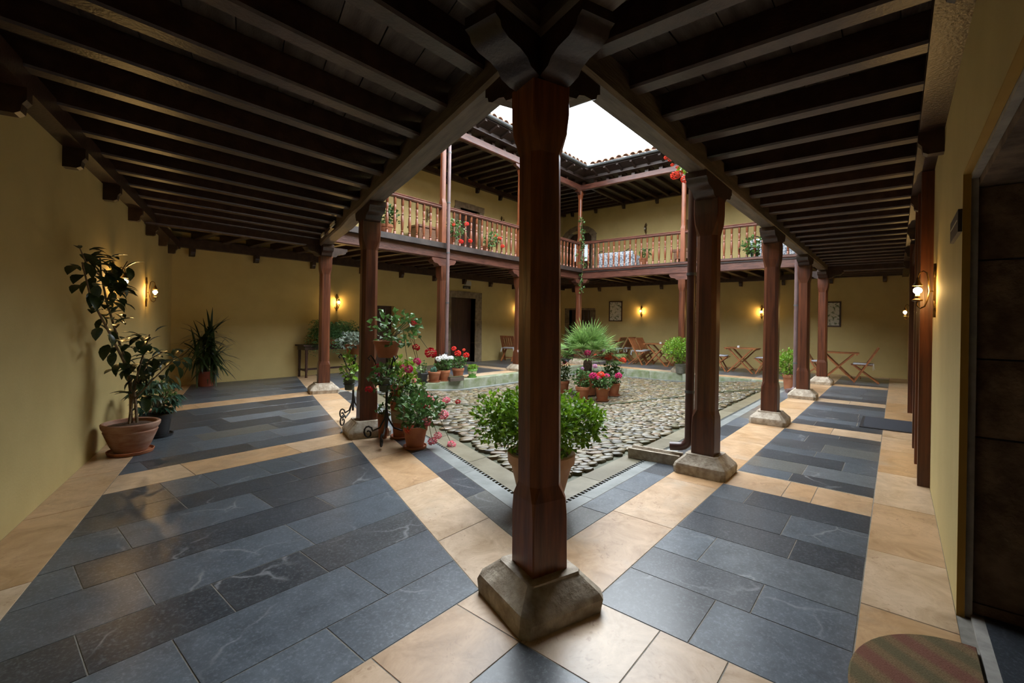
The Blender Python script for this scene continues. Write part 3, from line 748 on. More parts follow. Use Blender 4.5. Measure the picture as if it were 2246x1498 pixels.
def corbel(par, x, y, z1, rz, w=.075, h=.145, d=.125):   # stepped wooden corbel, reaching out along local +x
    prof = [(0, z1), (d, z1), (d, z1 - h * .45), (d * .85, z1 - h * .62), (d * .8, z1 - h * .9), (d * .62, z1 - h), (0, z1 - h)]
    MB().ext(prof, (0, 0, 0), (1, 0, 0), (0, 0, 1), (0, 1, 0), w).build('corbel', 'joist', par, loc=(x, y, 0), rot=rz)
def ledger(name, p, q, z0, z1, w, n, pts, label, rz):
    p = Vector((*p, 0)); q = Vector((*q, 0)); n = Vector((*n, 0)).normalized()
    root = thing(name, label, 'beam', (p.x, p.y, z0))
    inv = Vector((-p.x, -p.y, -z0)); c0 = p + n * w / 2; c1 = q + n * w / 2
    MB().bar(c0 + Vector((0, 0, (z0 + z1) / 2)) + inv, c1 + Vector((0, 0, (z0 + z1) / 2)) + inv, w, z1 - z0).build('timber', 'joist', root)
    for (x, y) in pts: corbel(root, x - p.x, y - p.y, 0.0, rz)
    return root
nL = (1, -K)
ledger('wall_plate', ob(WL, YR), ob(WL, WY), 2.455, 2.58, .12, nL, [ob(WL, y) for y in (-.5, .47, 1.44, 2.41, 3.38, 4.39, 5.37, 6.34, 7.3, 8.2)], 'wall plate on corbels above the big potted plant', math.atan2(-K, 1))
ledger('wall_plate', (cl[0], YR), (WX, YR), 2.50, 2.60, .12, (0, 1), [(x, YR) for x in (-1.4, .44, 2.27, 4.1, 5.93, 7.76, 9.6)], 'wall plate on corbels above the wall with the doormat door', math.pi / 2)
ledger('wall_plate', (ob(WL, WY)[0], WY), (WX, WY), 2.485, 2.66, .12, (0, -1), [(x, WY) for x in (.95, 2.04, 3.2, 4.4, 5.55, 6.66, 7.8, 8.95, 10.1, 11.3, 12.5)], 'wall plate on corbels above the stone framed door', -math.pi / 2)
ledger('wall_plate', (WX, YR), (WX, WY), 2.54, 2.68, .12, (-1, 0), [(WX, y) for y in (-1.0, .1, 1.2, 2.3, 3.5, 4.7, 5.85, 7.0, 8.1)], 'wall plate on corbels above the framed prints', math.pi)
ledger('wall_plate', (2.0, WY), (WX, WY), 5.30, 5.44, .12, (0, -1), [(x, WY) for x in (4.7, 5.95, 7.1, 8.3, 9.35, 10.4, 11.5, 12.5)], 'upper wall plate on corbels behind the chest balcony', -math.pi / 2)
ledger('wall_plate', (WX, YR), (WX, WY), 5.40, 5.50, .12, (-1, 0), [(WX, y) for y in (.2, 1.4, 2.6, 3.7, 4.9, 6.1, 7.2, 8.2)], 'upper wall plate on corbels behind the sofa balcony', math.pi)

# ------------------------------------------------------------------ eaves, gutters and roof
E_Y, E_X, E_L, E_N = 5.726, 9.872, .53, .50
ring_in = [(ob(E_L, E_N)), (E_X, E_N), (E_X, E_Y), (ob(E_L, E_Y))]
ring_out = [(ob(WL - .4, YR - .4)), (WX + .4, YR - .4), (WX + .4, WY + .4), (ob(WL - .4, WY + .4))]
rb = MB()
for i in range(4):
    a, b = ring_in[i], ring_in[(i + 1) % 4]; c, d = ring_out[(i + 1) % 4], ring_out[i]
    z0, z1 = 5.80, 7.0
    rb.add([(*a, z0), (*b, z0), (*c, z1), (*d, z1), (*a, z0 - .05), (*b, z0 - .05), (*c, z1 - .05), (*d, z1 - .05)], [(0, 1, 2, 3), (7, 6, 5, 4), (0, 4, 5, 1), (1, 5, 6, 2), (2, 6, 7, 3), (3, 7, 4, 0)])
roof = struct(rb.build('roof', 'rooftile'))
sb = MB()
si = ring_in; so = [ob(-.05, -.05), (LX + .05, -.05), (LX + .05, LY + .05), ob(-.05, LY + .05)]
for i in range(4):
    a, b = si[i], si[(i + 1) % 4]; c, d = so[(i + 1) % 4], so[i]
    sb.add([(*a, 5.70), (*b, 5.70), (*c, 5.545), (*d, 5.545), (*a, 5.745), (*b, 5.745), (*c, 5.60), (*d, 5.60)], [(0, 1, 2, 3), (7, 6, 5, 4), (0, 4, 5, 1), (1, 5, 6, 2), (2, 6, 7, 3), (3, 7, 4, 0)])
sb.build('eaves_soffit', 'ceil', roof)
for i, nrm in ((1, None), (2, None)):
    a, b = Vector((*ring_in[i], 0)), Vector((*ring_in[i + 1], 0)); d = (b - a).normalized(); L = (b - a).length
    n = Vector((-d.y, d.x, 0)); s = 0.25
    while s < L:
        p = a + d * s; q = p - n * .56
        MB().bar((p.x, p.y, 5.675), (q.x, q.y, 5.515), .06, .05).build('rafter_tail', 'ceil', roof); s += .40
tile = MB(); pr_ = []
for k in range(9):
    t = math.pi * k / 8; pr_.append((math.cos(t), math.sin(t)))
sec0 = [(.092 * c, .0, .078 * s_) for c, s_ in pr_] + [(.076 * c, .0, .062 * s_) for c, s_ in pr_[::-1]]
tile.loft([[(x, -.02, z) for x, _, z in sec0], [(x * .85, .42, z * .85 + .145) for x, _, z in sec0]])
tdata = tile.mesh('roof_tile', 'rooftile', 40)
for i in (1, 2):
    a, b = Vector((*ring_in[i], 0)), Vector((*ring_in[i + 1], 0)); d = (b - a).normalized(); L = (b - a).length; s = .1
    while s < L - .05:
        p = a + d * s; link('roof_tile', tdata, roof, (p.x, p.y, 5.83 + R.uniform(-.008, .008)), math.atan2(d.y, d.x) + math.pi + R.uniform(-.05, .05)); s += .205
def gutter(p, q, label):
    p = Vector((*p, 0)); q = Vector((*q, 0)); d = q - p; L = d.length; prof = []
    for k in range(9):
        t = math.pi + math.pi * k / 8; prof.append((.055 * math.cos(t), .055 * math.sin(t)))
    for k in range(8, -1, -1):
        t = math.pi + math.pi * k / 8; prof.append((.049 * math.cos(t), .049 * math.sin(t)))
    o = MB().loft([[(s * L, a, b) for a, b in prof] for s in (0, 1)]).build('roof_gutter', 'zinc', smooth=40, loc=(p.x, p.y, 5.775), rot=math.atan2(d.y, d.x))
    tag(o, label, 'gutter')
gutter((2.6, E_Y - .055), (E_X - .05, E_Y - .055), 'zinc gutter along the eaves above the chest balcony')
gutter((E_X - .055, E_Y - .05), (E_X - .055, .6), 'zinc gutter along the eaves above the sofa balcony')

# ------------------------------------------------------------------ posts
def octa(s, c, z): return [(s, -s + c, z), (s, s - c, z), (s - c, s, z), (-s + c, s, z), (-s, s - c, z), (-s, -s + c, z), (-s + c, -s, z), (s - c, -s, z)]
def bracket_profile(L, z0, z1):
    h = z1 - z0; half = [(L, z1), (L, z1 - h * .28), (L * .93, z1 - h * .36), (L * .91, z1 - h * .50), (L * .80, z1 - h * .62), (L * .62, z1 - h * .66), (L * .50, z1 - h * .76), (L * .44, z1 - h * .92), (L * .30, z0)]
    return half + [(-a, b) for a, b in half[::-1]]
def post(x, y, rz, label, dirs, top, s=.093, base=True, arms=.36, group=None, bz=.150, bmat='base', bs=.205, lean=(0, 0), smat='post'):
    root = thing('timber_post', label, 'post', (x, y, 0), rz, group)
    q = random.Random(int((x + 20) * 100 + y * 7))
    if base:
        def ringb(h, z, c): return [(px * (1 + q.uniform(-.02, .02)), py * (1 + q.uniform(-.02, .02)), z + q.uniform(-.004, .004)) for px, py, _ in octa(h, c, z)]
        MB().loft([ringb(bs, 0, .03), ringb(bs * 1.02, .055, .03), ringb(bs * .98, .082, .03), ringb(bs * .66, bz, .02), ringb(bs * .64, bz + .012, .02)]).build('base_stone', bmat, root, smooth=28)
    z0 = bz - .005 if base else 0
    cap = top - .165
    secs = [(z0, s, .005), (.40, s, .006), (.47, s * .99, .012), (.53, s * .90, s * .36), (1.2, s * .90, s * .36), (cap - .30, s * .88, s * .36), (cap - .20, s * 1.02, .012), (cap - .12, s * 1.06, .006), (cap + .01, s * 1.06, .006)]
    MB().loft([[(px + lean[0] * (z - z0), py + lean[1] * (z - z0), pz) for px, py, pz in octa(h, c, z)] for z, h, c in secs]).build('shaft', smat, root)
    for k, (d, L, R_) in enumerate(dirs):     # direction relative to the post, arm length, both sides or one
        a = d - rz
        prof = bracket_profile(L, cap, top + (.001 * k))
        MB().ext(prof, (lean[0] * (cap - z0), lean[1] * (cap - z0), 0), (math.cos(a), math.sin(a), 0), (0, 0, 1), (-math.sin(a), math.cos(a), 0), .165 - .004 * k).build('bracket', 'joist' if top < 2.5 else 'gallery', root, smooth=50)
    return root
HP = math.pi / 2
post(0, -.01, ROT_L, 'massive corner post with arched capital standing on a worn stone base', [(0, .40, 2), (ANG_L, .40, 2)], BZ, s=.091, bs=.212, bz=.148, lean=(-.0055, .0165), smat='post_orange_lit')
post(PX[0], 0, 0, 'red-brown post with the brown downpipe and stone gutter block beside it', [(0, .36, 2)], BZ)
post(PX[1], 0, 0, 'red-brown post between two downpipe posts on a pale chamfered base', [(0, .36, 2)], BZ)
post(PX[2], 0, 0, 'red-brown post with a mauve-grey downpipe at its side', [(0, .36, 2)], BZ)
post(PX[3], 0, 0, 'corner post beside the table where the doormat arcade ends', [(0, .36, 2), (HP, .36, 2)], BZ)
post(*ob(0, 3.19), ROT_L, 'red-brown post behind the iron flower stand', [(ANG_L, .36, 2)], BZ, bs=.215)
post(*ob(0, LY), ROT_L, 'corner post beside the fern table on a rounded stone base', [(ANG_L, .36, 2), (0, .36, 2)], BZ, bs=.225)
post(RX[0], LY, 0, 'red-brown post with a downpipe behind the row of kerb pots', [(0, .33, 2)], 2.56, s=.088)
post(RX[1], LY, 0, 'red-brown post nearest the pair of chairs by the stone framed door', [(0, .33, 2)], 2.56, s=.088)
post(LX, LY, 0, 'inner corner post with ivy hanging down it', [(0, .33, 2), (HP, .33, 2)], 2.56, s=.088)
post(LX, 3.066, 0, 'red-brown post behind the round bright green bush', [(HP, .33, 2)], 2.575, s=.088)
def upper_post(x, y, label):
    root = thing('upper_post', label, 'post', (x, y, 2.86), 0, 'slim posts of the upper gallery')
    s = .058
    MB().loft([octa(h, c, z) for z, h, c in ((0, s, .004), (.9, s, .004), (.98, s * .92, .022), (2.15, s * .9, .022), (2.25, s, .004), (2.41, s, .004))]).build('shaft', 'baluster', root)
    MB().ext(bracket_profile(.24, 2.30, 2.412), (0, 0, 0), (1, 0, 0) if y > 6 else (0, 1, 0), (0, 0, 1), (0, 1, 0) if y > 6 else (1, 0, 0), .10).build('bracket', 'gallery', root)
upper_post(*ob(0, LY), 'slim upper post above the fern table corner')
upper_post(RX[0], LY, 'slim upper post with a downpipe fixed to it')
upper_post(RX[1], LY, 'slim upper post beyond the chest on the balcony')
upper_post(LX, LY, 'slim upper corner post wound with ivy')
upper_post(LX, 3.066, 'slim upper post between the two sofa balcony spans')
upper_post(LX, 0.02, 'slim upper post at the end of the sofa balcony')

# ------------------------------------------------------------------ balustrades
bp_ = [(.022, 0), (.022, .10), (.013, .11), (.024, .125), (.013, .14), (.019, .17), (.025, .30), (.021, .42), (.013, .445), (.023, .46), (.013, .475), (.019, .52), (.022, .60), (.013, .625), (.022, .64), (.022, .775)]
bal_mesh = MB().lathe([(r_ * 1.28, z_) for r_, z_ in bp_], 8).mesh('baluster', 'baluster', 50)
def balustrade(p, q, label):
    p = Vector((*p, 2.86)); q = Vector((*q, 2.86)); d = q - p; L = d.length
    root = thing('balustrade', label, 'balustrade', p, math.atan2(d.y, d.x))
    prof = [(-.035, .765), (.035, .765), (.05, .79), (.05, .80), (.035, .815), (.045, .835), (.03, .85), (-.03, .85), (-.045, .835), (-.035, .815), (-.05, .80), (-.05, .79)]
    MB().loft([[(s, a, b) for a, b in prof] for s in (0, L)]).build('handrail', 'gallery', root)
    n = max(2, round(L / .172)); 
    for i in range(n): link('baluster', bal_mesh, root, (L * (i + .5) / n, 0, 0))
q2 = ob(.06, LY)
balustrade((q2[0], LY), (RX[0] - .06, LY), 'turned balustrade in front of the chest and potted ivy')
balustrade((RX[0] + .06, LY), (RX[1] - .06, LY), 'turned balustrade hung with red geraniums')
balustrade((RX[1] + .06, LY), (LX - .06, LY), 'turned balustrade span ending at the ivy covered corner')
balustrade((LX, LY - .06), (LX, 3.126), 'turned balustrade in front of the full-width floral sofa')
balustrade((LX, 3.006), (LX, .08), 'turned balustrade with the trailing plant and a floral sofa behind')

# ------------------------------------------------------------------ downpipes
def downpipe(x, y, z0, z1, r, mat, label, elbow=None):
    root = thing('downpipe', label, 'pipe', (x, y, z0))
    pts = [(0, 0, z1 - z0), (0, 0, .14)]
    if elbow:
        e = Vector((*elbow, 0)).normalized()
        for k in range(1, 7):
            t = HP * k / 6; pts.append((e.x * .09 * (1 - math.cos(t)), e.y * .09 * (1 - math.cos(t)), .14 - .09 * math.sin(t)))
        pts.append((e.x * .16, e.y * .16, .045))
    else: pts.append((0, 0, 0))
    MB().tube(pts, r, 12).build('pipe', mat, root, smooth=40)
    z = .55
    while z < z1 - z0:
        MB().lathe([(r + .001, -.012), (r + .006, -.012), (r + .006, .012), (r + .001, .012)], 12, (0, 0, z)).build('pipe_clamp', 'zinc', root, smooth=40); z += 1.05
downpipe(2.49, .175, .10, 2.46, .038, 'pipe', 'brown downpipe with a bent foot emptying into the stone gutter block', (-.25, 1))
downpipe(8.02, .16, .03, 2.46, .04, 'pipegrey', 'mauve-grey downpipe with a bent foot beside the far potted bush', (-.8, 1))
downpipe(4.80, 5.985, .02, 5.72, .036, 'pipegrey', 'tall mauve-grey downpipe running up past the balcony')
gbk = thing('gutter_block', 'grooved stone gutter block under the brown downpipe', 'stone', (2.44, .225, 0), HP + .12)
MB().ext([(-.075, 0), (.075, 0), (.075, .088), (.045, .088), (.03, .055), (-.03, .055), (-.045, .088), (-.075, .088)], (.23, 0, 0), (0, 1, 0), (0, 0, 1), (1, 0, 0), .46).build('trough', 'base', gbk)

# ------------------------------------------------------------------ doors and openings
def door_leaf(name, label_kind, cx, cy, w, z0, z1, rz, planks=5, handle=1, mat='darkwood', pane=None):
    z0 -= .032 if z0 < .1 else 0; root = struct(link(name, None, None, (cx, cy, z0), rz)); h = z1 - z0; pw = w / planks
    for i in range(planks):
        MB().box(-w / 2 + i * pw + .002, -w / 2 + (i + 1) * pw - .002, -.02, .02, 0, h).build('door_plank', mat, root)
    for zz in (.25 * h, .75 * h): MB().box(-w / 2, w / 2, .02, .032, zz - .05, zz + .05).build('door_rail', mat, root)
    if handle: MB().tube([(handle * w * .38, -.02, h * .5), (handle * w * .38, -.07, h * .5), (handle * w * .28, -.075, h * .5)], .009, 6).build('door_handle', 'brass', root, smooth=40)
    return root
def surround(name, cx, cy, w, z0, h, rz, jamb=.26, lintel=.2, mat='frame', proud=.025, depth=.2, steps=3):
    root = struct(link(name, None, None, (cx, cy, z0), rz)); q = random.Random(int(cx * 100))
    for s in (-1, 1):
        z = 0
        for i in range(steps):
            dz = h / steps + q.uniform(-.08, .08) if i < steps - 1 else h - z
            jw = jamb * q.uniform(.82, 1.12)
            x0, x1 = sorted((s * w / 2, s * (w / 2 + jw)))
            MB().box(x0, x1, -proud, depth, z + .003, z + dz - .003).build('stone_block', mat, root); z += dz
    n = 3; tw = w + jamb * 2
    for i in range(n): MB().box(-tw / 2 + tw * i / n + .003, -tw / 2 + tw * (i + 1) / n - .003, -proud, depth, h, h + lintel * (1.05 if i == 1 else 1)).build('stone_block', mat, root)
    return root
door_leaf('door_1', '', 7.83, WY + .20, 1.0, 0, 1.93, 0, 6, 1)
surround('trim_1', 7.83, WY, 1.0, 0, 1.93, 0, .27, .19)
door_leaf('door_2', '', 5.13, WY + .16, .54, 0, 1.60, 0, 3, 0)
door_leaf('door_3', '', WX + .18, 7.845, .91, 0, 1.73, -HP, 5, 1)
surround('trim_2', WX, 7.845, .91, 0, 1.73, -HP, .2, .06)
door_leaf('door_4', '', 8.035, WY + .16, .79, 2.86, 4.59, 0, 4, 1)
surround('trim_3', 8.035, WY, .79, 2.86, 1.73, 0, .22, .17)
# arched upper doorway with a glazed door
dl = door_leaf('door_5', '', WX + .20, 7.92, 1.06, 2.86, 4.62, -HP, 5, 0)
for k, xx in enumerate((-.31, .05)): MB().box(xx, xx + .26, -.028, -.021, .72, 1.42).build('glass_pane', 'pane', dl)
ar = struct(link('trim_4', None, None, (WX, 7.92, 2.86), -HP))
na = 7; wi, wo = .53, .74
for i in range(na):
    t0, t1 = math.pi * (.14 + .72 * i / na), math.pi * (.14 + .72 * (i + 1) / na)
    def P_(r, t): return (r * math.cos(t) * 1.02, 1.36 + r * math.sin(t) * .82)
    MB().ext([P_(wi + .06, t0), P_(wo + .08, t0), P_(wo + .08, t1), P_(wi + .06, t1)], (0, .08, 0), (1, 0, 0), (0, 0, 1), (0, 1, 0), .21).build('arch_stone', 'frame', ar)
for s in (-1, 1):
    for z0_, z1_ in ((0, .55), (.55, 1.1), (1.1, 1.62)):
        x0, x1 = sorted((s * wi, s * (wi + .2))); MB().box(x0, x1, -.02, .19, z0_ + .003, z1_ - .003).build('stone_block', 'frame', ar)
door_leaf('door_6', '', WX + .16, 3.625, .65, 2.86, 4.6, -HP, 4, 1)
# the doorway close by on the right: ochre edge, pale mortar, dark stone reveal
nd = struct(link('trim_5', None, None, (1.125, YR, 0)))
MB().box(.003, .275, -.025, 0, -.03, 2.2).build('plaster_return', 'plaster', nd)
MB().box(-1.925, .003, -.025, 0, 1.93, 2.2).build('plaster_return', 'plaster', nd)
MB().box(-.003, .003, -.025, .001, -.01, 1.93).build('ochre_edge', 'ochre', nd)
MB().box(-1.925, .003, -.025, .001, 1.924, 1.93).build('ochre_edge', 'ochre', nd)
MB().box(.012, .275, -.05, -.026, -.01, 1.905).build('mortar_edge', 'limewash', nd)
MB().box(-1.925, .275, -.05, -.026, 1.905, 2.2).build('mortar_edge', 'limewash', nd)
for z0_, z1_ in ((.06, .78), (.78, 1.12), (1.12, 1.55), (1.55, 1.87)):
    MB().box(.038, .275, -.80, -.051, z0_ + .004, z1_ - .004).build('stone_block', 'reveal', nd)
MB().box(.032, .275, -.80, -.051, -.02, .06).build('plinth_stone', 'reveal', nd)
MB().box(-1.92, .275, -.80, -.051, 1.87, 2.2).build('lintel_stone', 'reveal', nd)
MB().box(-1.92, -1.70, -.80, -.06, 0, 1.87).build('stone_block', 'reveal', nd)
sill = struct(link('trim_6', None, None, (0, YR, 0)))
MB().box(-.58, 1.19, -.085, -.045, -.03, .014).build('sill_edge', 'limewash', sill)
for a, b in ((-.58, .05), (.05, .62), (.62, 1.18)):
    for c, d in ((-.40, -.086), (-.80, -.40)): MB().box(a + .002, b - .002, c + .002, d, -.03, .016).build('slate_slab', 'slate', sill)
door_leaf('door_7', '', .30, YR - .80, 1.9, 0.02, 1.95, math.pi, 8, 1)
# timber jambs of the second door in the right wall
jm = struct(link('trim_7', None, None, (3.1, YR, 0)))
for x in (.09, .85, 1.57, 4.14): MB().box(x, x + .10, -.02, .075, 0, 2.49).build('timber_jamb', 'post', jm)
MB().box(1.57, 4.24, -.02, .05, 2.15, 2.32).build('door_head', 'post', jm)
door_leaf('door_8', '', 6.0, YR - .14, 2.36, 0, 2.15, math.pi, 8, 1)

# ------------------------------------------------------------------ wall lamps (local +x points away from the wall)
def wall_lamp(label, loc, rz, lit, group=None):
    root = thing('wall_lamp', label, 'lamp', loc, rz, group)
    MB().ext([(-.012, -.19), (.012, -.19), (.022, -.12), (.014, -.08), (.026, 0), (.014, .07), (.022, .11), (.010, .20), (-.010, .20), (-.022, .11), (-.014, .07), (-.026, 0), (-.014, -.08), (-.022, -.12)], (.008, 0, 0), (0, 1, 0), (0, 0, 1), (1, 0, 0), .014).build('back_plate', 'brass', root)
    sc = MB()
    for s in (-1, 1):
        for z in (-.13, .10):
            sc.tube([(.01, s * (.012 + .032 * math.sin(t)), z + .03 * (1 - math.cos(t))) for t in [k * .5 for k in range(7)]], .005, 5)
    sc.build('scroll_work', 'brass', root, smooth=50)
    arm = MB()
    arm.tube([(.01, 0, .0), (.035, 0, .0), (.045, 0, -.06), (.06, 0, -.11), (.085, 0, -.125), (.105, 0, -.10), (.10, 0, -.07)], .006, 6)
    arm.tube([(.035, 0, .0), (.042, 0, .09), (.05, 0, .135), (.07, 0, .15), (.092, 0, .135), (.10, 0, .10)], .005, 6)
    arm.build('arm', 'brass', root, smooth=50)
    MB().lathe([(.004, .105), (.010, .09), (.016, .07), (.030, .048), (.032, .042), (.004, .042)], 12, (.10, 0, 0)).build('lamp_cap', 'brass', root, smooth=40)
    lc = MB().lathe([(.006, -.075), (.03, -.07), (.032, -.06), (.014, -.05), (.016, -.034)], 12, (.10, 0, 0)).build('lamp_cup', 'brass', root, smooth=40)
    if lit:
        MB().lathe([(.013, -.042), (.013, -.016)], 12, (.10, 0, 0)).build('candle_holder', 'white', lc, smooth=40)
        MB().ball((.10, 0, .008), .026, 12, 8, .92).build('globe', 'bulb', lc, smooth=60)
    else:
        MB().ball((.10, 0, .0), .030, 12, 8, 1.25).build('globe', 'lampglass', lc, smooth=60)
    return root
rzl = math.atan2(-K, 1)
wall_lamp('lit brass wall lamp hidden behind the big plant leaves', (*ob(WL, 4.72), 1.58), rzl, 1)
wall_lamp('lit brass wall lamp beside the tall leaning plant', (*ob(WL, 6.38), 1.56), rzl, 1)
wall_lamp('lit brass wall lamp above the fern table', (3.80, WY, 1.62), -HP, 1)
wall_lamp('lit brass wall lamp above the chairs by the stone framed door', (10.35, WY, 1.68), -HP, 1)
wall_lamp('lit brass wall lamp between two framed prints', (WX, 5.40, 1.67), math.pi, 1)
wall_lamp('lit brass wall lamp above the table with the white cup', (WX, 1.74, 1.64), math.pi, 1)
wall_lamp('lit brass wall lamp near the timber door jambs', (2.83, YR, 1.52), HP, 1)
wall_lamp('lit brass wall lamp far down the doormat arcade', (9.05, YR, 1.52), HP, 1)
wall_lamp('unlit wall lamp above the chest on the balcony', (6.40, WY, 4.12), -HP, 0)
wall_lamp('unlit wall lamp beyond the upper stone framed door', (9.48, WY, 4.47), -HP, 0)
wall_lamp('unlit wall lamp on the balcony wall above the floral sofa', (WX, 5.29, 4.46), math.pi, 0)

# ------------------------------------------------------------------ things on the walls
def picture(label, y0, y1, z0, z1):
    cy, cz = (y0 + y1) / 2, (z0 + z1) / 2; w, h = abs(y1 - y0), z1 - z0
    root = thing('framed_print', label, 'picture', (WX, cy, z0), -HP, 'botanical prints on the wall')
    f = .035; fr = MB()
    fr.box(-w / 2, -w / 2 + f, -.03, 0, 0, h); fr.box(w / 2 - f, w / 2, -.03, 0, 0, h); fr.box(-w / 2 + f, w / 2 - f, -.03, 0, 0, f); fr.box(-w / 2 + f, w / 2 - f, -.03, 0, h - f, h)
    fr.build('frame', 'darkwood', root)
    MB().box(-w / 2 + f, w / 2 - f, -.014, -.004, f, h - f).build('print', 'print', root)
picture('framed botanical print beside the palm', 6.11, 6.62, 1.32, 2.03)
picture('framed botanical print half hidden behind the brown downpipe', 3.30, 3.83, 1.30, 2.0)
picture('framed botanical print behind the corner post', -.12, .385, 1.25, 1.92)
sg = thing('exit_sign', 'small dark sign above the stone framed door', 'sign', (7.95, WY, 2.21))
MB().box(-.15, .15, -.02, 0, 0, .085).build('sign_board', 'sign', sg)
for a, b in ((-.11, -.035), (-.015, .06)): MB().box(a, b, -.024, -.02, .018, .036).build('sign_mark', 'signmark', sg)
el = tag(MB().ext([(-.12, 0), (.12, 0), (.12, .11), (.09, .14), (-.09, .14), (-.12, .11)], (0, -.03, 0), (1, 0, 0), (0, 0, 1), (0, 1, 0), .06).build('emergency_light', 'fixture', loc=(7.97, WY, 2.31)), 'pale emergency light box above the small dark sign', 'light')
pq = thing('wall_plaque', 'dark plaque by the ochre doorway edge', 'plaque', (1.335, YR, 1.68))
MB().box(-.19, .19, 0, .014, 0, .10).build('plaque_board', 'plaque', pq); MB().box(-.16, .16, .014, .016, .055, .06).build('plaque_rule', 'signmark', pq)
fx = thing('tube_light', 'pale double tube light on the side of the wide arcade beam', 'light', (*ob(-.152, 5.0), 2.492), ANG_L)
MB().box(-.30, .30, -.02, .02, .0, .05).build('housing', 'joist', fx)
for a, b in ((-.62, -.31), (.31, .56)):
    MB().tube([(a, .028, .035), (b, .028, .035)], .012, 8).build('tube', 'fixture', fx, smooth=40); MB().tube([(a, .028, .005), (b, .028, .005)], .012, 8).build('tube', 'fixture', fx, smooth=40)

# ------------------------------------------------------------------ doormats
mt = MB(); arc = [(.46 * math.cos(t), .37 * math.sin(t)) for t in [math.pi * k / 28 for k in range(29)]]
oval = tag(mt.prism([(x, y) for x, y in arc], 0.003, .022, .004).build('doormat', 'coir', loc=(.39, YR - .035, 0)), 'rounded coir doormat with faded red and green pattern', 'doormat')
rm = thing('doormat', 'flat charcoal doormat in front of the timber door', 'doormat', (5.97, -1.16, .003))
MB().box(-.41, .41, -.24, .24, 0, .008).build('mat_pile', 'rubbermat', rm)
bd = MB(); bd.box(-.44, .44, -.27, -.24, 0, .007); bd.box(-.44, .44, .24, .27, 0, .007); bd.box(-.44, -.41, -.24, .24, 0, .007); bd.box(.41, .44, -.24, .24, 0, .007); bd.build('mat_border', 'matborder', rm)

# ------------------------------------------------------------------ folding chairs and tables
def make_chair():
    root = thing('folding_chair', '', 'chair')
    T = Vector((-.24, 0, .80)); B = Vector((.20, 0, 0)); at = lambda t: T + (B - T) * t
    for s in (-1, 1):
        o = Vector((0, s * .20, 0))
        MB().bar(at(0) + o, at(1) + o, .028, .048, (0, 1, 0)).build('front_leg', 'teak', root)
        o2 = Vector((0, s * .172, 0))
        MB().bar(Vector((.21, 0, .385)) + o2, Vector((-.25, 0, 0)) + o2, .028, .048, (0, 1, 0)).build('rear_leg', 'teak', root)
    MB().bar(at(.03) + Vector((0, -.19, 0)), at(.03) + Vector((0, .19, 0)), .02, .06, (-.48, 0, .87)).build('top_rail', 'teak', root)
    MB().bar(at(.40) + Vector((0, -.19, 0)), at(.40) + Vector((0, .19, 0)), .02, .04, (-.48, 0, .87)).build('back_rail', 'teak', root)
    for k in range(5):
        yy = -.144 + .072 * k
        MB().bar(at(.05) + Vector((0, yy, 0)), at(.40) + Vector((0, yy, 0)), .052, .012, (.87, 0, .48)).build('back_slat', 'teak', root)
    for k in range(6):
        xx = -.13 + .066 * k
        MB().box(xx, xx + .056, -.185, .185, .385, .40).build('seat_slat', 'teak', root)
    MB().bar((.08, -.17, .10), (.08, .17, .10), .02, .03).build('stretcher', 'teak', root)
    def rr(h, z): return [(.035 + x * h, y * h, z) for x, y in ((.18, -.15), (.18, .15), (.15, .18), (-.15, .18), (-.18, .15), (-.18, -.15), (-.15, -.18), (.15, -.18))]
    cu = MB().loft([rr(.97, .402), rr(1.03, .412), rr(1.03, .424), rr(.95, .436)]).build('seat_cushion', 'cushion', root, smooth=40)
    for s in (-1, 1):
        t = MB(); t.bar((-.15, s * .19, .42), (-.17, s * .215, .31), .004, .03, (0, 1, 0)); t.bar((-.15, s * .195, .42), (-.14, s * .222, .29), .004, .022, (0, 1, 0)); t.ball((-.15, s * .20, .42), .014, 6, 4)
        t.build('cushion_tie', 'ribbon', cu)
    return root
chair0 = make_chair(); first = [True]
def chair(x, y, rz, label):
    if first[0]:
        first[0] = False; chair0.location = (x, y, 0); chair0.rotation_euler = (0, 0, rz); chair0['label'] = label; chair0['group'] = 'slatted folding chairs'; return chair0
    return dup(chair0, (x, y, 0), rz, label, 'slatted folding chairs')
def make_table():
    root = thing('folding_table', '', 'table')
    for k in range(8):
        yy = -.30 + .0755 * k
        MB().box(-.385, .385, yy, yy + .070, .635, .655).build('top_slat', 'teak', root)
    MB().box(-.36, -.325, -.31, .31, .608, .634).build('top_frame', 'teak', root); MB().box(.325, .36, -.31, .31, .608, .634).build('top_frame', 'teak', root)
    for s in (-1, 1):
        MB().bar((-.29, s * .26, .63), (.30, s * .26, 0), .030, .058, (0, 1, 0)).build('leg', 'teak', root)
        MB().bar((.29, s * .225, .63), (-.30, s * .225, 0), .030, .058, (0, 1, 0)).build('leg', 'teak', root)
    MB().bar((-.225, -.25, .085), (-.225, .25, .085), .02, .035).build('stretcher', 'teak', root)
    MB().bar((.225, -.25, .085), (.225, .25, .085), .02, .035).build('stretcher', 'teak', root)
    return root
tab0 = make_table(); tab0.location = (11.62, 1.90, 0); tab0.rotation_euler = (0, 0, HP); tab0['label'] = 'teak folding table with a white cup, beside the brown downpipe post'; tab0['group'] = 'teak folding tables'
TG = 'teak folding tables'
dup(tab0, (11.62, -.20, 0), HP + .05, 'teak folding table beside the corner post at the arcade end', TG)
dup(tab0, (11.80, 4.25, 0), HP, 'teak folding table half hidden by the round green bush', TG)
dup(tab0, (12.25, 6.30, 0), HP, 'teak folding table half hidden behind the palm', TG)
dup(tab0, (10.45, 7.80, 0), .1, 'teak folding table by the wall lamp beyond the stone framed door', TG)
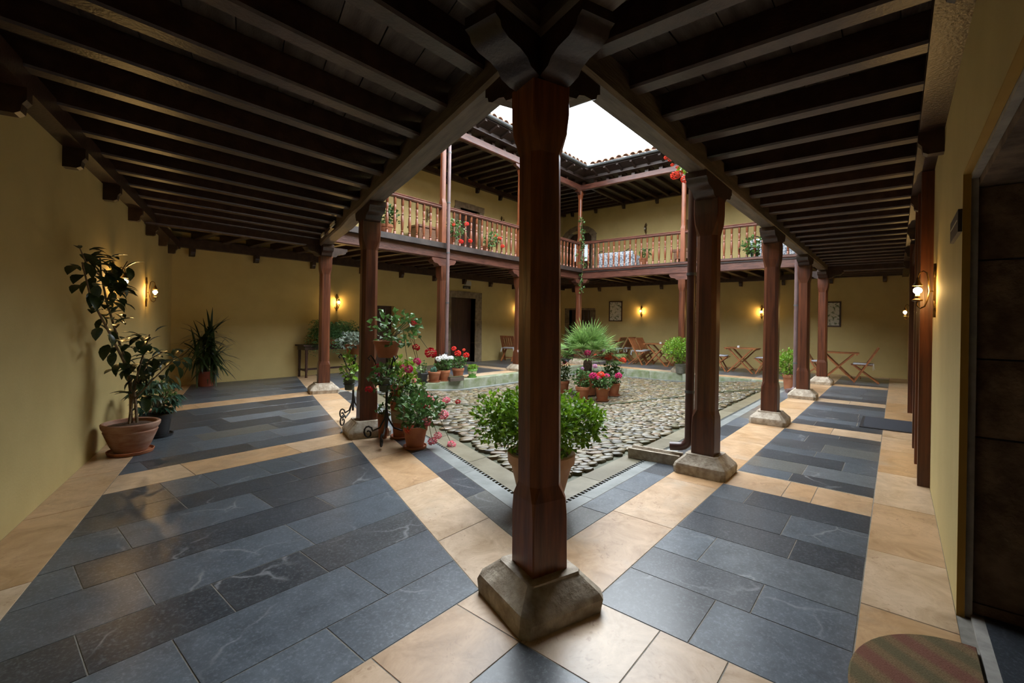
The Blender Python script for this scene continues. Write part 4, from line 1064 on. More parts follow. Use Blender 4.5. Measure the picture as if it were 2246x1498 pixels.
chair(11.60, 2.48, -HP + .1, 'folding chair on the palm side of the table with the white cup')
chair(11.65, 1.34, HP, 'folding chair on the doormat side of the table with the white cup')
chair(11.45, -.70, HP + .05, 'folding chair alone on the open side of the corner post table')
chair(11.60, .30, -HP, 'folding chair half hidden behind the corner post')
chair(11.60, 4.82, -HP + .08, 'nearer of two folding chairs backing onto the print wall lamp')
chair(12.12, 4.82, -HP - .05, 'folding chair nearer the wall of the pair by the wall lamp')
chair(11.70, 3.68, HP, 'folding chair hidden behind the round green bush')
chair(12.05, 5.78, HP, 'folding chair with dark back beside the palm')
chair(12.62, 5.74, HP - .1, 'folding chair nearest the wall below the framed print')
chair(12.15, 6.98, -HP, 'folding chair behind the palm fronds')
chair(9.42, 8.18, .35, 'folding chair backing onto the stone framed door')
chair(9.72, 7.72, .35, 'folding chair beside the one backing onto the stone framed door')
def cup(x, y, z, label):
    root = thing('cup', label, 'cup', (x, y, z))
    MB().lathe([(.020, 0), (.030, .004), (.036, .05), (.038, .055), (.034, .052), (.028, .012), (.0, .010)], 14).build('bowl', 'white', root, smooth=40)
    MB().lathe([(.03, 0), (.055, .006), (.056, .009), (.03, .004)], 14, (0, 0, -.0005)).build('saucer', 'white', root, smooth=40)
cup(11.55, 1.98, .655, 'white cup on the table beside the brown downpipe post')
cup(11.72, 4.18, .655, 'white cup on the table behind the round bush')
cup(12.15, 6.38, .655, 'white cup on the table behind the palm')

# ------------------------------------------------------------------ side table with fern and demijohn
st = thing('side_table', 'dark wooden side table under the wall lamp', 'table', (3.66, 8.40, 0))
MB().box(-.82, .82, -.20, .20, .66, .69).build('table_top', 'darkwood', st); MB().box(-.78, .78, -.17, .17, .58, .66).build('apron', 'darkwood', st)
for sx in (-1, 1):
    for sy in (-1, 1): MB().lathe([(.028, 0), (.022, .10), (.03, .14), (.026, .30), (.032, .5), (.03, .60)], 8, (sx * .74, sy * .155, 0)).build('leg', 'darkwood', st, smooth=40)
    MB().bar((sx * .74, -.155, .16), (sx * .74, .155, .16), .03, .04).build('stretcher', 'darkwood', st)
MB().bar((-.74, 0, .16), (.74, 0, .16), .03, .04).build('stretcher', 'darkwood', st)
dj = MB().lathe([(.0, 0), (.10, .0), (.125, .03), (.135, .10), (.12, .17), (.07, .225), (.034, .25), (.03, .30), (.036, .305), (.036, .33), (.028, .33), (.022, .25), (.06, .215), (.11, .165), (.125, .10), (.115, .035), (.0, .012)], 20)
tag(dj.build('demijohn', 'greenglass', smooth=50, loc=(3.86, 8.44, .69)), 'round green glass demijohn on the side table', 'bottle')

# ------------------------------------------------------------------ things on the balcony
ch = thing('wooden_chest', 'brown carved chest on legs behind the balusters', 'chest', (6.15, 8.15, 2.884))
MB().box(-.55, .55, -.20, .22, .30, .72).build('body', 'chest', ch); MB().box(-.59, .59, -.24, .25, .72, .77).build('lid', 'chest', ch)
for sx in (-1, 1):
    for sy in (-.17, .19): MB().box(sx * .52 - .035, sx * .52 + .035, sy - .035, sy + .035, 0, .30).build('leg', 'chest', ch)
MB().box(-.50, -.03, -.215, -.20, .36, .66).build('panel', 'chest', ch); MB().box(.03, .50, -.215, -.20, .36, .66).build('panel', 'chest', ch)
ds = thing('writing_desk', 'brown writing desk seen beside the upper post', 'desk', (12.70, 3.78, 2.88), math.pi)
MB().box(-.2, .25, -.38, .38, .62, .70).build('desk_top', 'chest', ds); MB().box(-.15, .22, -.34, .34, .40, .62).build('drawer_case', 'chest', ds)
for sx in (-.12, .19):
    for sy in (-.31, .31): MB().box(sx - .025, sx + .025, sy - .025, sy + .025, 0, .40).build('leg', 'chest', ds)
def sofa(x, y, w, label):
    root = thing('sofa', label, 'sofa', (x, y, 2.88), math.pi)     # local +x faces the court... its back is seen through the balusters
    def cush(x0, x1, y0, y1, z0, z1, name):
        r = .03
        def rg(k, z): return [(x0 + k, y0 + r, z), (x0 + r, y0 + k, z), (x1 - r, y0 + k, z), (x1 - k, y0 + r, z), (x1 - k, y1 - r, z), (x1 - r, y1 - k, z), (x0 + r, y1 - k, z), (x0 + k, y1 - r, z)]
        MB().loft([rg(.012, z0), rg(0, z0 + r), rg(0, z1 - r), rg(.015, z1)]).build(name, 'floral', root, smooth=35)
    cush(-.02, .12, -w / 2, w / 2, .02, .56, 'back_cover'); cush(-.40, -.02, -w / 2 + .05, w / 2 - .05, .22, .36, 'seat_cushion')
    cush(-.42, .0, -w / 2 - .02, -w / 2 + .08, .04, .46, 'arm_cover'); cush(-.42, .0, w / 2 - .08, w / 2 + .02, .04, .46, 'arm_cover')
    hp = MB()
    for s in (-1, 1): hp.tube([(.05, s * (w / 2 - .02), .36), (.05, s * (w / 2 - .02), .54), (.05, s * (w / 2 - .07), .62), (.05, s * (w / 2 - .16), .63), (.05, s * (w / 2 - .24), .575)], .014, 6)
    hp.build('iron_frame', 'iron', root, smooth=50)
    for sx in (-.36, .06):
        for s in (-1, 1): MB().tube([(sx, s * (w / 2 - .06), 0), (sx, s * (w / 2 - .06), .06)], .016, 6).build('leg', 'iron', root)
sofa(11.25, 5.46, 1.20, 'wide floral chintz sofa behind the balusters near the ivy corner')
sofa(11.25, 1.10, 1.10, 'floral chintz sofa behind the balusters near the trailing plant')

# ------------------------------------------------------------------ plants
def rdir(q, up=0.3):
    while True:
        v = Vector((q.uniform(-1, 1), q.uniform(-1, 1), q.uniform(-1, 1)))
        if .05 < v.length < 1: break
    v.normalize(); v.z += up
    return v.normalized()
def bushy(mb, q, c, rad, n, L, w, up=.35, shell=.55, curl=.3):
    c = Vector(c)
    for _ in range(n):
        d = rdir(q, 0); k = shell + (1 - shell) * q.random()
        p = c + Vector((d.x * rad[0] * k, d.y * rad[1] * k, d.z * rad[2] * k))
        o = (d * .8 + rdir(q, up) * .8).normalized()
        s = q.uniform(.7, 1.25)
        mb.leaf(p, o, rdir(q, .9), L * s, w * s, curl)
    return mb
FLW = {}
def flower_mesh(mat):
    if mat not in FLW:
        mb = MB()
        for i in range(26):
            t = i * 2.39996; z = 1 - 1.75 * (i + .5) / 26; r = math.sqrt(max(0, 1 - z * z)); d = Vector((r * math.cos(t), r * math.sin(t), z))
            a = d.cross(Vector((.2, .3, 1))).normalized(); b = d.cross(a); e = .40
            mb.add([d * .55, d * .95 + a * e, d * 1.08 + b * .15, d * .95 - a * e, d * .92 + b * e], [(0, 1, 4), (1, 2, 4), (2, 3, 4), (3, 0, 4)])
        FLW[mat] = mb.mesh('flower', mat)
    return FLW[mat]
def flower(par, p, r, mat, q=R):
    o = link('flower', flower_mesh(mat), par, p, (q.uniform(-.4, .4), q.uniform(-.4, .4), q.uniform(0, 6))); o.scale = (r, r, r * .85)
    return o
def pot_parts(root, r, h, mat, rb=None, rim=True, saucer=True, n=22, z=0.0, collar=None):
    rb = rb or r * .70; z0 = z + (.014 if saucer else 0); t = max(.008, r * .09)
    if rim: prof = [(rb * .96, 0), (rb, .004), (r * .93, h * .78), (r, h * .785), (r * 1.02, h * .98), (r * .99, h), (r * .88, h), (r * .86, h * .88), (.0, h * .87)]
    else: prof = [(rb * .96, 0), (rb, .004), (r, h * .97), (r * 1.0, h), (r - t, h), (r - t * 1.2, h * .9), (0, h * .89)]
    po = MB().lathe(prof, n, (0, 0, z0)).build('pot', mat, root, smooth=35)
    MB().lathe([(.0, h * .885), (r * .86, h * .885), (r * .6, h * .91), (.0, h * .93)], n, (0, 0, z0)).build('soil', 'potsoil', po, smooth=40)
    if saucer: MB().lathe([(rb * 1.05, 0), (rb * 1.32, .004), (rb * 1.40, .028), (rb * 1.32, .028), (rb * 1.25, .013), (0, .012)], n, (0, 0, z)).build('saucer', mat if mat != 'oldterra' else 'terracotta', root, smooth=35)
    if collar: MB().lathe([(r * .86 + .004, h * .42), (r * .95 + .004, h * .74), (r * .95 + .001, h * .74), (r * .86, h * .42)], n, (0, 0, z0)).build('painted_band', collar, po, smooth=35)
    return z0 + h * .9
def geranium(name, label, loc, r, h, pmat, fol, flowers, leaf='leaf_mid', seed=1, group=None, nleaf=110, saucer=True, lsize=.055, rb=None, collar=None, cat='plant', z=0.0, rim=True):
    q = random.Random(seed); root = thing(name, label, cat, loc, q.uniform(0, .1), group)
    top = pot_parts(root, r, h, pmat, rb, rim, saucer, collar=collar, z=z)
    (fx_, fy_, fz_), rad = fol
    stm = MB()
    for i in range(7):
        e = Vector((fx_, fy_, top + fz_)) + Vector((q.uniform(-1, 1) * rad[0], q.uniform(-1, 1) * rad[1], q.uniform(-.2, .6) * rad[2])) * .8
        b = Vector((q.uniform(-1, 1) * r * .4, q.uniform(-1, 1) * r * .4, top - .01)); stm.tube([b, (b + e) / 2 + Vector((0, 0, .02)), e], [.006, .005, .003], 5)
    stm.build('stems', 'twig', root, kind='stuff')
    bushy(MB(), q, (fx_, fy_, top + fz_), rad, nleaf, lsize, lsize * .95, .5, .35).build('foliage', leaf, root, kind='stuff')
    for (x, y, z_, fr, fm) in flowers:
        b = Vector((fx_ + (x - fx_) * .5, fy_ + (y - fy_) * .5, top + fz_)); e = Vector((x, y, z_))
        sk_ = MB().tube([b, (b + e) / 2, e], .003, 5).build('flower_stalk', 'twig', root)
        flower(sk_, e, fr, fm, q)
    return root
Z_ = Vector((0, 0, 1))
# --- big leaning plant against the left wall
bg_ = thing('leaning_houseplant', 'tall leaning houseplant in a wide limed terracotta bowl against the wall', 'plant', (-.70, 4.10, 0))
MB().lathe([(.115, 0), (.12, .004), (.15, .06), (.185, .15), (.20, .19), (.195, .20), (.205, .215), (.215, .235), (.218, .26), (.205, .268), (.19, .262), (.185, .235), (0, .23)], 28, (0, 0, .016)).build('pot', 'oldterra', bg_, smooth=35)
MB().lathe([(0, .24), (.182, .24), (.1, .258), (0, .262)], 20, (0, 0, .01)).build('soil', 'potsoil', bg_, smooth=40)
MB().lathe([(.13, 0), (.165, .004), (.175, .03), (.168, .032), (.155, .014), (0, .013)], 26).build('saucer', 'terracotta', bg_, smooth=35)
o_ = Vector((-.70, 4.10, 0))
branches = [[(-.70, 4.10, .26), (-.70, 4.14, .55), (-.72, 4.20, .80), (-.82, 4.05, 1.08), (-.93, 3.78, 1.36), (-.99, 3.62, 1.58), (-1.0, 3.6, 1.70)],
            [(-.66, 4.08, .26), (-.67, 4.12, .5), (-.76, 4.10, .84), (-.92, 3.75, 1.12), (-1.08, 3.38, 1.38), (-1.15, 3.2, 1.62)],
            [(-.72, 4.07, .26), (-.70, 4.05, .52), (-.66, 4.03, .78), (-.62, 4.0, .98), (-.60, 3.98, 1.08)],
            [(-.68, 4.05, .5), (-.58, 3.97, .66), (-.46, 3.84, .84), (-.38, 3.72, .92)],
            [(-.67, 4.05, .62), (-.60, 3.98, .85), (-.52, 3.90, .92)],
            [(-.93, 3.78, 1.36), (-.86, 3.84, 1.55), (-.78, 3.9, 1.72)],
            [(-.99, 3.62, 1.56), (-1.10, 3.4, 1.62), (-1.17, 3.2, 1.74)]]
q = random.Random(5)
lv = []; lfc = []
for i_, (x_, w_) in enumerate(((0, .02), (.14, .17), (.34, .25), (.58, .25), (.80, .16), (1.0, .01))):
    zz_ = .10 * math.sin(x_ * 2.6) - .12 * x_ * x_; lv += [(x_, -w_, zz_ + w_ * .28), (x_, 0, zz_), (x_, w_, zz_ + w_ * .28)]
    if i_: b_ = 3 * i_; lfc += [(b_ - 3, b_ - 2, b_ + 1, b_), (b_ - 2, b_ - 1, b_ + 2, b_ + 1)]
leaf1 = MB().add(lv, lfc).mesh('leaf', 'leaf_dark', 60)
nl = 0
for bi, br in enumerate(branches):
    pts = [Vector(p) - o_ for p in br]; n = len(pts)
    MB().tube(pts, [(.014 if bi < 3 else .008) * (1 - .6 * i / (n - 1)) for i in range(n)], 6).build('branch', 'bark', bg_, smooth=50)
    for i in range(1, n):
        for _ in range(3 if i == 1 and bi < 3 else 11):
            if nl > 285: break
            t = q.random(); p = pts[i - 1].lerp(pts[i], t)
            if p.z < .66 and bi < 3: continue
            d = rdir(q, -.15); wl2 = (p + o_).x - K * (p + o_).y
            if wl2 + (d.x - K * d.y) * .27 < WL + .03: d.x = abs(d.x) + .2; d.y = -abs(d.y); d.normalize()
            off = q.uniform(.02, .10); pp = p + d * off
            lf = link('leaf', leaf1, bg_, pp); s = q.uniform(.09, .155)
            dd = (d + Vector((0, 0, -.35))).normalized(); side = dd.cross(Z_).normalized(); nn = side.cross(dd)
            mt_ = Matrix((dd, side, nn)).transposed().to_4x4(); lf.rotation_euler = mt_.to_euler(); lf.scale = (s, s, s); nl += 1
# --- dark-leaved plant and a pale one behind it
ar_ = thing('aralia', 'low aralia with big blue-green leaves in a dark pot behind the limed bowl', 'plant', (-.40, 4.64, 0))
pot_parts(ar_, .14, .22, 'blackpot', .11)
q = random.Random(8); mb = MB()
for i in range(46):
    d = rdir(q, .25); p = Vector((d.x * .16, d.y * .16, .42 + d.z * .16)); 
    if (p.x - .40) - K * (p.y + 4.64) < WL + .06: continue
    for k in range(5):
        a = (k - 2) * .45; e = Vector((d.x * math.cos(a) - d.y * math.sin(a), d.x * math.sin(a) + d.y * math.cos(a), -.15)); mb.leaf(p, e, Z_, q.uniform(.09, .14), .045, .4)
mb.build('foliage', 'leaf_blue', ar_, kind='stuff')
sk = MB()
for k in range(6): sk.tube([(0, 0, .2), (.05 * math.cos(k), .05 * math.sin(k), .34), (.1 * math.cos(k), .1 * math.sin(k), .45)], .006, 5)
sk.build('stems', 'twig', ar_, kind='stuff')
geranium('potted_sedum', 'small pale green bushy plant in a terracotta pot behind the aralia', (-.30, 5.06, 0), .09, .18, 'maroonpot', ((.02, -.02, .20), (.19, .17, .16)), [], 'leaf_mid', 12, nleaf=420, lsize=.032)
# --- dracaena in the corner
dr_ = thing('dracaena', 'dracaena with dark strap leaves in a maroon pot in the wall corner', 'plant', (1.12, 8.30, 0))
pot_parts(dr_, .165, .27, 'maroonpot', .12, saucer=False)
q = random.Random(9)
for (x, y, z) in ((.02, .0, .62), (-.08, .02, .78), (.07, .05, .85), (-.16, -.04, .5)):
    MB().tube([(x * .3, y * .3, .24), (x * .7, y * .7, z * .6), (x, y, z)], .016, 7).build('cane', 'bark', dr_, smooth=50)
mb = MB()
for (x, y, z) in ((.02, 0, .64), (-.08, .02, .80), (.07, .05, .87), (-.16, -.04, .52), (.10, -.02, .45)):
    for k in range(40):
        d = rdir(q, .28)
        if d.y > .1: d.y = -d.y * .6
        Ls = q.uniform(.36, .60)
        if (x + d.x * Ls + 1.12) - K * (y + d.y * Ls + 8.30) < WL + .04: d.x = abs(d.x)
        if (x + 1.12) - K * (y + d.y * Ls + 8.30) < WL + .12: Ls *= .7
        mb.strap((x, y, z + q.uniform(-.06, .1)), d, Z_, Ls, .050, q.uniform(.5, 1.3), 4)
mb.build('foliage', 'leaf_strap', dr_, kind='stuff')
# --- box bush by the big post
bx = thing('potted_box_bush', 'round box bush in a pale terracotta pot right behind the massive corner post', 'plant', (.95, .68, 0))
pot_parts(bx, .235, .34, 'paleterra', .15, saucer=False)
q = random.Random(3); mb = bushy(MB(), q, (0, 0, .55), (.35, .35, .25), 2600, .047, .028, .5, .35)
bushy(mb, q, (.20, -.24, .54), (.15, .15, .16), 420, .047, .028, .5, .3); bushy(mb, q, (-.2, .26, .56), (.17, .17, .19), 460, .047, .028, .5, .3)
mb.build('foliage', 'leaf_box', bx, kind='stuff')
sk = MB()
for k in range(9): sk.tube([(.03 * math.cos(k), .03 * math.sin(k), .28), (.12 * math.cos(k), .12 * math.sin(k), .45), (.25 * math.cos(k), .25 * math.sin(k), .60)], .007, 5)
sk.build('stems', 'bark', bx, kind='stuff')
# --- bushes farther off
def bush(label, loc, r, h, pmat, c, rad, n, leaf, seed, rb=None):
    root = thing('potted_bush', label, 'plant', loc); pot_parts(root, r, h, pmat, rb, saucer=False)
    qq = random.Random(seed); bushy(MB(), qq, c, rad, n, .06, .032, .5, .3).build('foliage', leaf, root, kind='stuff')
    sk_ = MB()
    for k in range(7): sk_.tube([(.02 * math.cos(k), .02 * math.sin(k), h * .8), (.5 * rad[0] * math.cos(k), .5 * rad[1] * math.sin(k), c[2])], .007, 5)
    sk_.build('stems', 'bark', root, kind='stuff')
bush('round bright green bush in a grey woven pot on the far kerb', (10.05, 2.97, 0), .13, .25, 'greypot', (-.03, .05, .60), (.40, .40, .33), 1500, 'leaf_bright', 21, .10)
bush('small green bush in a terracotta pot beside the mauve-grey downpipe', (8.78, .34, 0), .15, .30, 'terracotta', (0, .03, .52), (.33, .33, .27), 900, 'leaf_bright', 22, .12)
# --- palm and the pots round it
def cz(x, y): return court_z(x, y) + .008
pm = thing('fan_palm', 'fan palm with fern at its foot in a tall terracotta pot in the court', 'plant', (6.33, 3.49, cz(6.33, 3.49)))
pot_parts(pm, .225, .46, 'terracotta', .16, saucer=False)
MB().lathe([(.07, .38), (.085, .5), (.09, .62), (.07, .72), (.03, .78)], 12).build('trunk', 'palmtrunk', pm, smooth=50)
q = random.Random(14); mb = MB(); sk = MB()
for k in range(40):
    a = k * 2.4; el = -.02 + 1.35 * ((k * 7) % 40) / 40.0
    d = Vector((math.cos(a) * math.cos(el), math.sin(a) * math.cos(el), math.sin(el))); L = q.uniform(.30, .52)
    hub = Vector((0, 0, .70)) + d * L; sk.tube([(0, 0, .68), Vector((0, 0, .68)) + d * L * .6 + Z_ * .03, hub], .007, 5)
    s_ = d.cross(Z_).normalized(); up_ = s_.cross(d)
    for j in range(17):
        t = (j - 8) / 8 * 1.35; e = (d * math.cos(t) + s_ * math.sin(t) + up_ * .12 * math.cos(t)).normalized()
        mb.strap(hub, e, up_, q.uniform(.36, .46) * (1 - .18 * abs(t)), .034, .40, 3)
mb.build('fronds', 'leaf_palm', pm, kind='stuff'); sk.build('leaf_stalks', 'twig', pm, kind='stuff')
mb = MB()
for k in range(18):
    a = k * 2.4; d = Vector((math.cos(a), math.sin(a), q.uniform(.1, .9))).normalized(); p = Vector((d.x * .1, d.y * .1, .44))
    for j in range(11):
        t = j / 10; c_ = p + Vector((d.x, d.y, 0)) * (.34 * t) + Z_ * (d.z * .30 * t - .22 * t * t); s_ = d.cross(Z_).normalized()
        for s2 in (-1, 1): mb.leaf(c_, s_ * s2 + Vector((d.x, d.y, 0)) * .5, Z_, .085 * (1.1 - t), .022, .2)
mb.build('fern', 'leaf_fern', pm, kind='stuff')
def cpot(label, x, y, r, h, fol, fl, seed, n=170, leaf='leaf_mid'):
    return geranium('potted_geranium', label, (x, y, cz(x, y)), r, h, 'terracotta', fol, fl, leaf, seed, 'terracotta pots around the palm', n)
cpot('potted plant with mauve blooms nearest the big post side of the palm', 5.60, 3.16, .13, .25, ((0, 0, .16), (.17, .17, .20)), [(-.05, -.02, .60, .032, 'fl_mauve'), (.16, -.16, .64, .045, 'fl_mauve'), (.1, .05, .52, .03, 'fl_pink')], 31)
cpot('potted geranium with magenta and coral blooms in front of the palm', 5.83, 2.88, .13, .235, ((0, 0, .11), (.20, .20, .13)), [(-.14, .12, .46, .075, 'fl_magenta'), (-.03, .02, .48, .07, 'fl_coral'), (.05, -.06, .45, .06, 'fl_magenta'), (-.10, .02, .42, .05, 'fl_magenta'), (.24, -.20, .46, .065, 'fl_magenta')], 32, 230)
cpot('potted geranium with coral heads on tall stalks by the palm', 6.56, 3.03, .125, .235, ((-.03, 0, .22), (.20, .20, .22)), [(-.10, .08, .76, .07, 'fl_coral'), (.10, -.14, .70, .07, 'fl_coral'), (-.36, .40, .84, .07, 'fl_magenta'), (-.04, -.05, .92, .03, 'fl_white'), (-.18, .14, .90, .035, 'fl_mauve'), (-.26, .28, .80, .03, 'fl_coral')], 33, 240)
cpot('potted geranium with magenta bloom on the far side of the palm', 6.10, 3.92, .13, .24, ((0, 0, .20), (.16, .16, .22)), [(-.04, .05, .74, .06, 'fl_magenta'), (.05, 0, .62, .04, 'fl_magenta')], 34)
cpot('small terracotta pot between the palm and the coral geranium', 6.42, 3.22, .10, .20, ((0, 0, .06), (.10, .10, .08)), [], 35, 60)
# --- pots along the far kerb
KG = 'pots standing along the far kerb'
geranium('potted_succulent', 'spindly succulent in a black plastic pot at the end of the kerb row', (4.17, 5.98, 0), .115, .19, 'blackpot', ((0, 0, .12), (.09, .09, .13)), [], 'leaf_mid', 41, KG, 70, lsize=.04)
ct = thing('potted_cactus', 'small ribbed cactus in a terracotta pot on the kerb', 'plant', (4.43, 5.93, 0), 0, KG); pot_parts(ct, .13, .20, 'terracotta')
for (x, y, rr, hh) in ((0, 0, .045, .13), (.055, .02, .03, .09), (-.05, .02, .03, .10)):
    prof = [(rr * .7, 0), (rr, hh * .3), (rr, hh * .7), (rr * .6, hh * .95), (.004, hh)]
    secs = []
    for (r_, z_) in prof: secs.append([(x + r_ * (1 if j % 2 else .78) * math.cos(math.pi * j / 8), y + r_ * (1 if j % 2 else .78) * math.sin(math.pi * j / 8), .19 + z_) for j in range(16)])
    MB().loft(secs).build('cactus_stem', 'leaf_blue', ct)
geranium('potted_daisies', 'pot of white blooms above dark green leaves on the kerb', (4.70, 5.93, 0), .125, .21, 'terracotta', ((0, 0, .13), (.19, .17, .13)), [(-.17, 0, .46, .06, 'fl_white'), (-.08, -.08, .49, .06, 'fl_white'), (.01, .02, .50, .065, 'fl_white'), (.09, -.06, .47, .055, 'fl_white'), (.18, .0, .46, .06, 'fl_white'), (-.02, .1, .47, .05, 'fl_white')], 'leaf_mid', 43, KG, 240)
geranium('potted_geranium', 'red geranium in a terracotta pot beside the mossy wooden block', (5.12, 5.96, 0), .13, .22, 'terracotta', ((0, 0, .15), (.20, .18, .13)), [(-.14, 0, .66, .055, 'fl_red'), (-.08, -.06, .56, .075, 'fl_red'), (.22, -.02, .50, .072, 'fl_red'), (.17, 0, .62, .035, 'fl_coral')], 'leaf_mid', 44, KG, 170)
gg = geranium('potted_sedum', 'low green plant in a green and cream glazed pot on the kerb', (5.53, 5.94, 0), .105, .175, 'greenglaze', ((0, 0, .05), (.11, .11, .06)), [], 'leaf_bright', 45, KG, 150, lsize=.04, collar='creamglaze')
wb_ = thing('wooden_block', 'mossy squared timber block lying on the kerb edge between the pots', 'block', (4.86, 5.77, .0), -.15)
MB().box(-.15, .19, -.05, .05, .002, .085).build('timber', 'beam', wb_); MB().box(-.15, .19, -.046, .046, .085, .094).build('moss', 'soil', wb_)
# --- iron flower stand in front of its post
def scroll_leg(mb, a, reach, z0, r=.009, turns=9):
    d = Vector((math.cos(a), math.sin(a), 0)); pts = [Vector((0, 0, z0)), Vector((0, 0, z0 * .7)) + d * .02, Vector((0, 0, z0 * .42)) + d * reach * .35, Vector((0, 0, z0 * .30)) + d * reach * .75]
    c = d * reach + Vector((0, 0, .080))
    for k in range(turns + 6):
        t = 2.2 - k * .55; rr = .071 * (1 - k / (turns + 9)); pts.append(c + d * math.cos(t) * rr + Vector((0, 0, 1)) * math.sin(t) * rr)
    mb.tube(pts, r, 6)
def stand(label, loc, h, arms, legs=3, a0=0.0):
    root = thing('iron_plant_stand', label, 'plant stand', loc)
    MB().tube([(0, 0, .16), (0, 0, h)], .012, 8).build('pole', 'iron', root, smooth=50)
    for k in range(legs):
        mb = MB(); scroll_leg(mb, a0 + k * 2 * math.pi / legs, .23, .36); mb.build('scroll_leg', 'iron', root, smooth=50)
    for (a, z, L, rr) in arms:
        d = Vector((math.cos(a), math.sin(a), 0)); mb = MB()
        mb.tube([Vector((0, 0, z - .10)), Vector((0, 0, z - .06)) + d * L * .4, Vector((0, 0, z - .02)) + d * (L - rr)], .007, 6)
        mb.tube([d * L + Vector((rr * math.cos(t), rr * math.sin(t), z)) for t in [k * math.pi / 8 for k in range(17)]], .006, 5)
        mb.build('pot_ring', 'iron', root, smooth=50)
    mb = MB()
    for k in range(3):
        a = a0 + .6 + k * 2.1; d = Vector((math.cos(a), math.sin(a), 0))
        mb.tube([Vector((0, 0, h - .22)), Vector((0, 0, h - .12)) + d * .08, Vector((0, 0, h - .01)) + d * .13, Vector((0, 0, h + .03)) + d * .16, Vector((0, 0, h)) + d * .185, Vector((0, 0, h - .02)) + d * .165], .008, 6)
    mb.build('cradle', 'iron', root, smooth=50)
    return root
SX, SY = 1.06, 2.70
stand('black iron flower stand with scroll feet in front of its post', (SX, SY, 0), .86, [(-2.3, .62, .16, .07), (.3, .52, .17, .075)], 3, -2.35)
FG = 'flower pots on and under the iron stand'
q = random.Random(77)
geranium('trailing_rose', 'wide terracotta bowl of climbing crimson roses on top of the iron stand', (SX, SY, .87), .135, .17, 'terracotta', ((.07, -.05, .13), (.26, .26, .21)), [(.19, -.16, .34, .04, 'fl_crimson'), (.22, -.18, .10, .04, 'fl_crimson'), (.33, -.28, .045, .062, 'fl_crimson'), (.22, -.20, -.04, .042, 'fl_magenta'), (.16, -.14, -.12, .045, 'fl_magenta'), (.05, -.06, -.30, .035, 'fl_pink'), (.30, -.26, -.48, .062, 'fl_crimson'), (-.14, .10, -.32, .04, 'fl_crimson')], 'leaf_mid', 51, FG, 150, False, .06, .09)
geranium('trailing_ivy', 'small green pot hanging in the ring of the iron stand', (SX + .16 * math.cos(-2.3), SY + .16 * math.sin(-2.3), .555), .068, .13, 'greenpaint', ((0, 0, .03), (.15, .15, .14)), [(-.05, .05, .24, .03, 'fl_crimson'), (-.06, .04, .16, .028, 'fl_magenta')], 'leaf_mid', 52, FG, 90, False, .055, .05)
geranium('trailing_flowers', 'small pot of pink flowers low on the iron stand', (SX + .17 * math.cos(.3), SY + .17 * math.sin(.3), .455), .072, .13, 'terracotta', ((.03, -.03, .10), (.20, .20, .20)), [(.02, -.06, .30, .035, 'fl_magenta'), (-.04, -.08, .22, .035, 'fl_pink'), (.12, -.12, .16, .03, 'fl_pink')], 'leaf_bright', 53, FG, 190, False, .055, .055)
geranium('potted_geranium', 'geranium in a tall terracotta pot with a cream band beside the iron stand', (1.31, 2.78, 0), .12, .38, 'terracotta', ((.02, -.03, .11), (.22, .22, .14)), [(.10, -.12, .48, .038, 'fl_red'), (.20, -.22, .40, .05, 'fl_pink'), (.36, -.30, .38, .045, 'fl_pink'), (.16, -.18, .46, .04, 'fl_pink'), (.46, -.38, .36, .03, 'fl_crimson')], 'leaf_mid', 54, FG, 230, True, .06, .085, 'beigepaint')
geranium('potted_geranium', 'pink geranium in a plain terracotta pot with saucer at the foot of the iron stand', (1.16, 2.36, 0), .118, .205, 'terracotta', ((.03, -.02, .16), (.24, .22, .17)), [(.20, -.18, .32, .052, 'fl_pink'), (.05, -.10, .26, .048, 'fl_pink'), (-.08, -.02, .20, .05, 'fl_coral'), (.15, -.16, .12, .04, 'fl_pink'), (.10, -.14, .07, .045, 'fl_pink'), (.30, -.20, .01, .045, 'fl_pink')], 'leaf_mid', 55, FG, 260, True, .065)
geranium('potted_cactus', 'tiny succulent in a terracotta pot tucked behind the iron stand', (1.16, 2.90, 0), .06, .26, 'terracotta', ((0, 0, .05), (.06, .06, .09)), [], 'leaf_mid', 56, FG, 60, False, .035)
S2X, S2Y = 1.30, 3.72
stand('second iron plant stand half hidden behind the same post', (S2X, S2Y, 0), .80, [(-2.4, .50, .15, .065)], 3, -2.6)
geranium('trailing_sedum', 'silver trailing plant in a terracotta pot on the half hidden iron stand', (S2X, S2Y, .81), .10, .14, 'terracotta', ((0, 0, .05), (.19, .19, .10)), [], 'leaf_silver', 57, FG, 210, False, .05, .07)
geranium('trailing_ivy', 'leafy plant in a brown and green pot low on the half hidden iron stand', (S2X + .15 * math.cos(-2.4), S2Y + .15 * math.sin(-2.4), .43), .066, .13, 'greenpaint', ((0, 0, .12), (.09, .09, .20)), [], 'leaf_bright', 58, FG, 60, False, .06, .05)
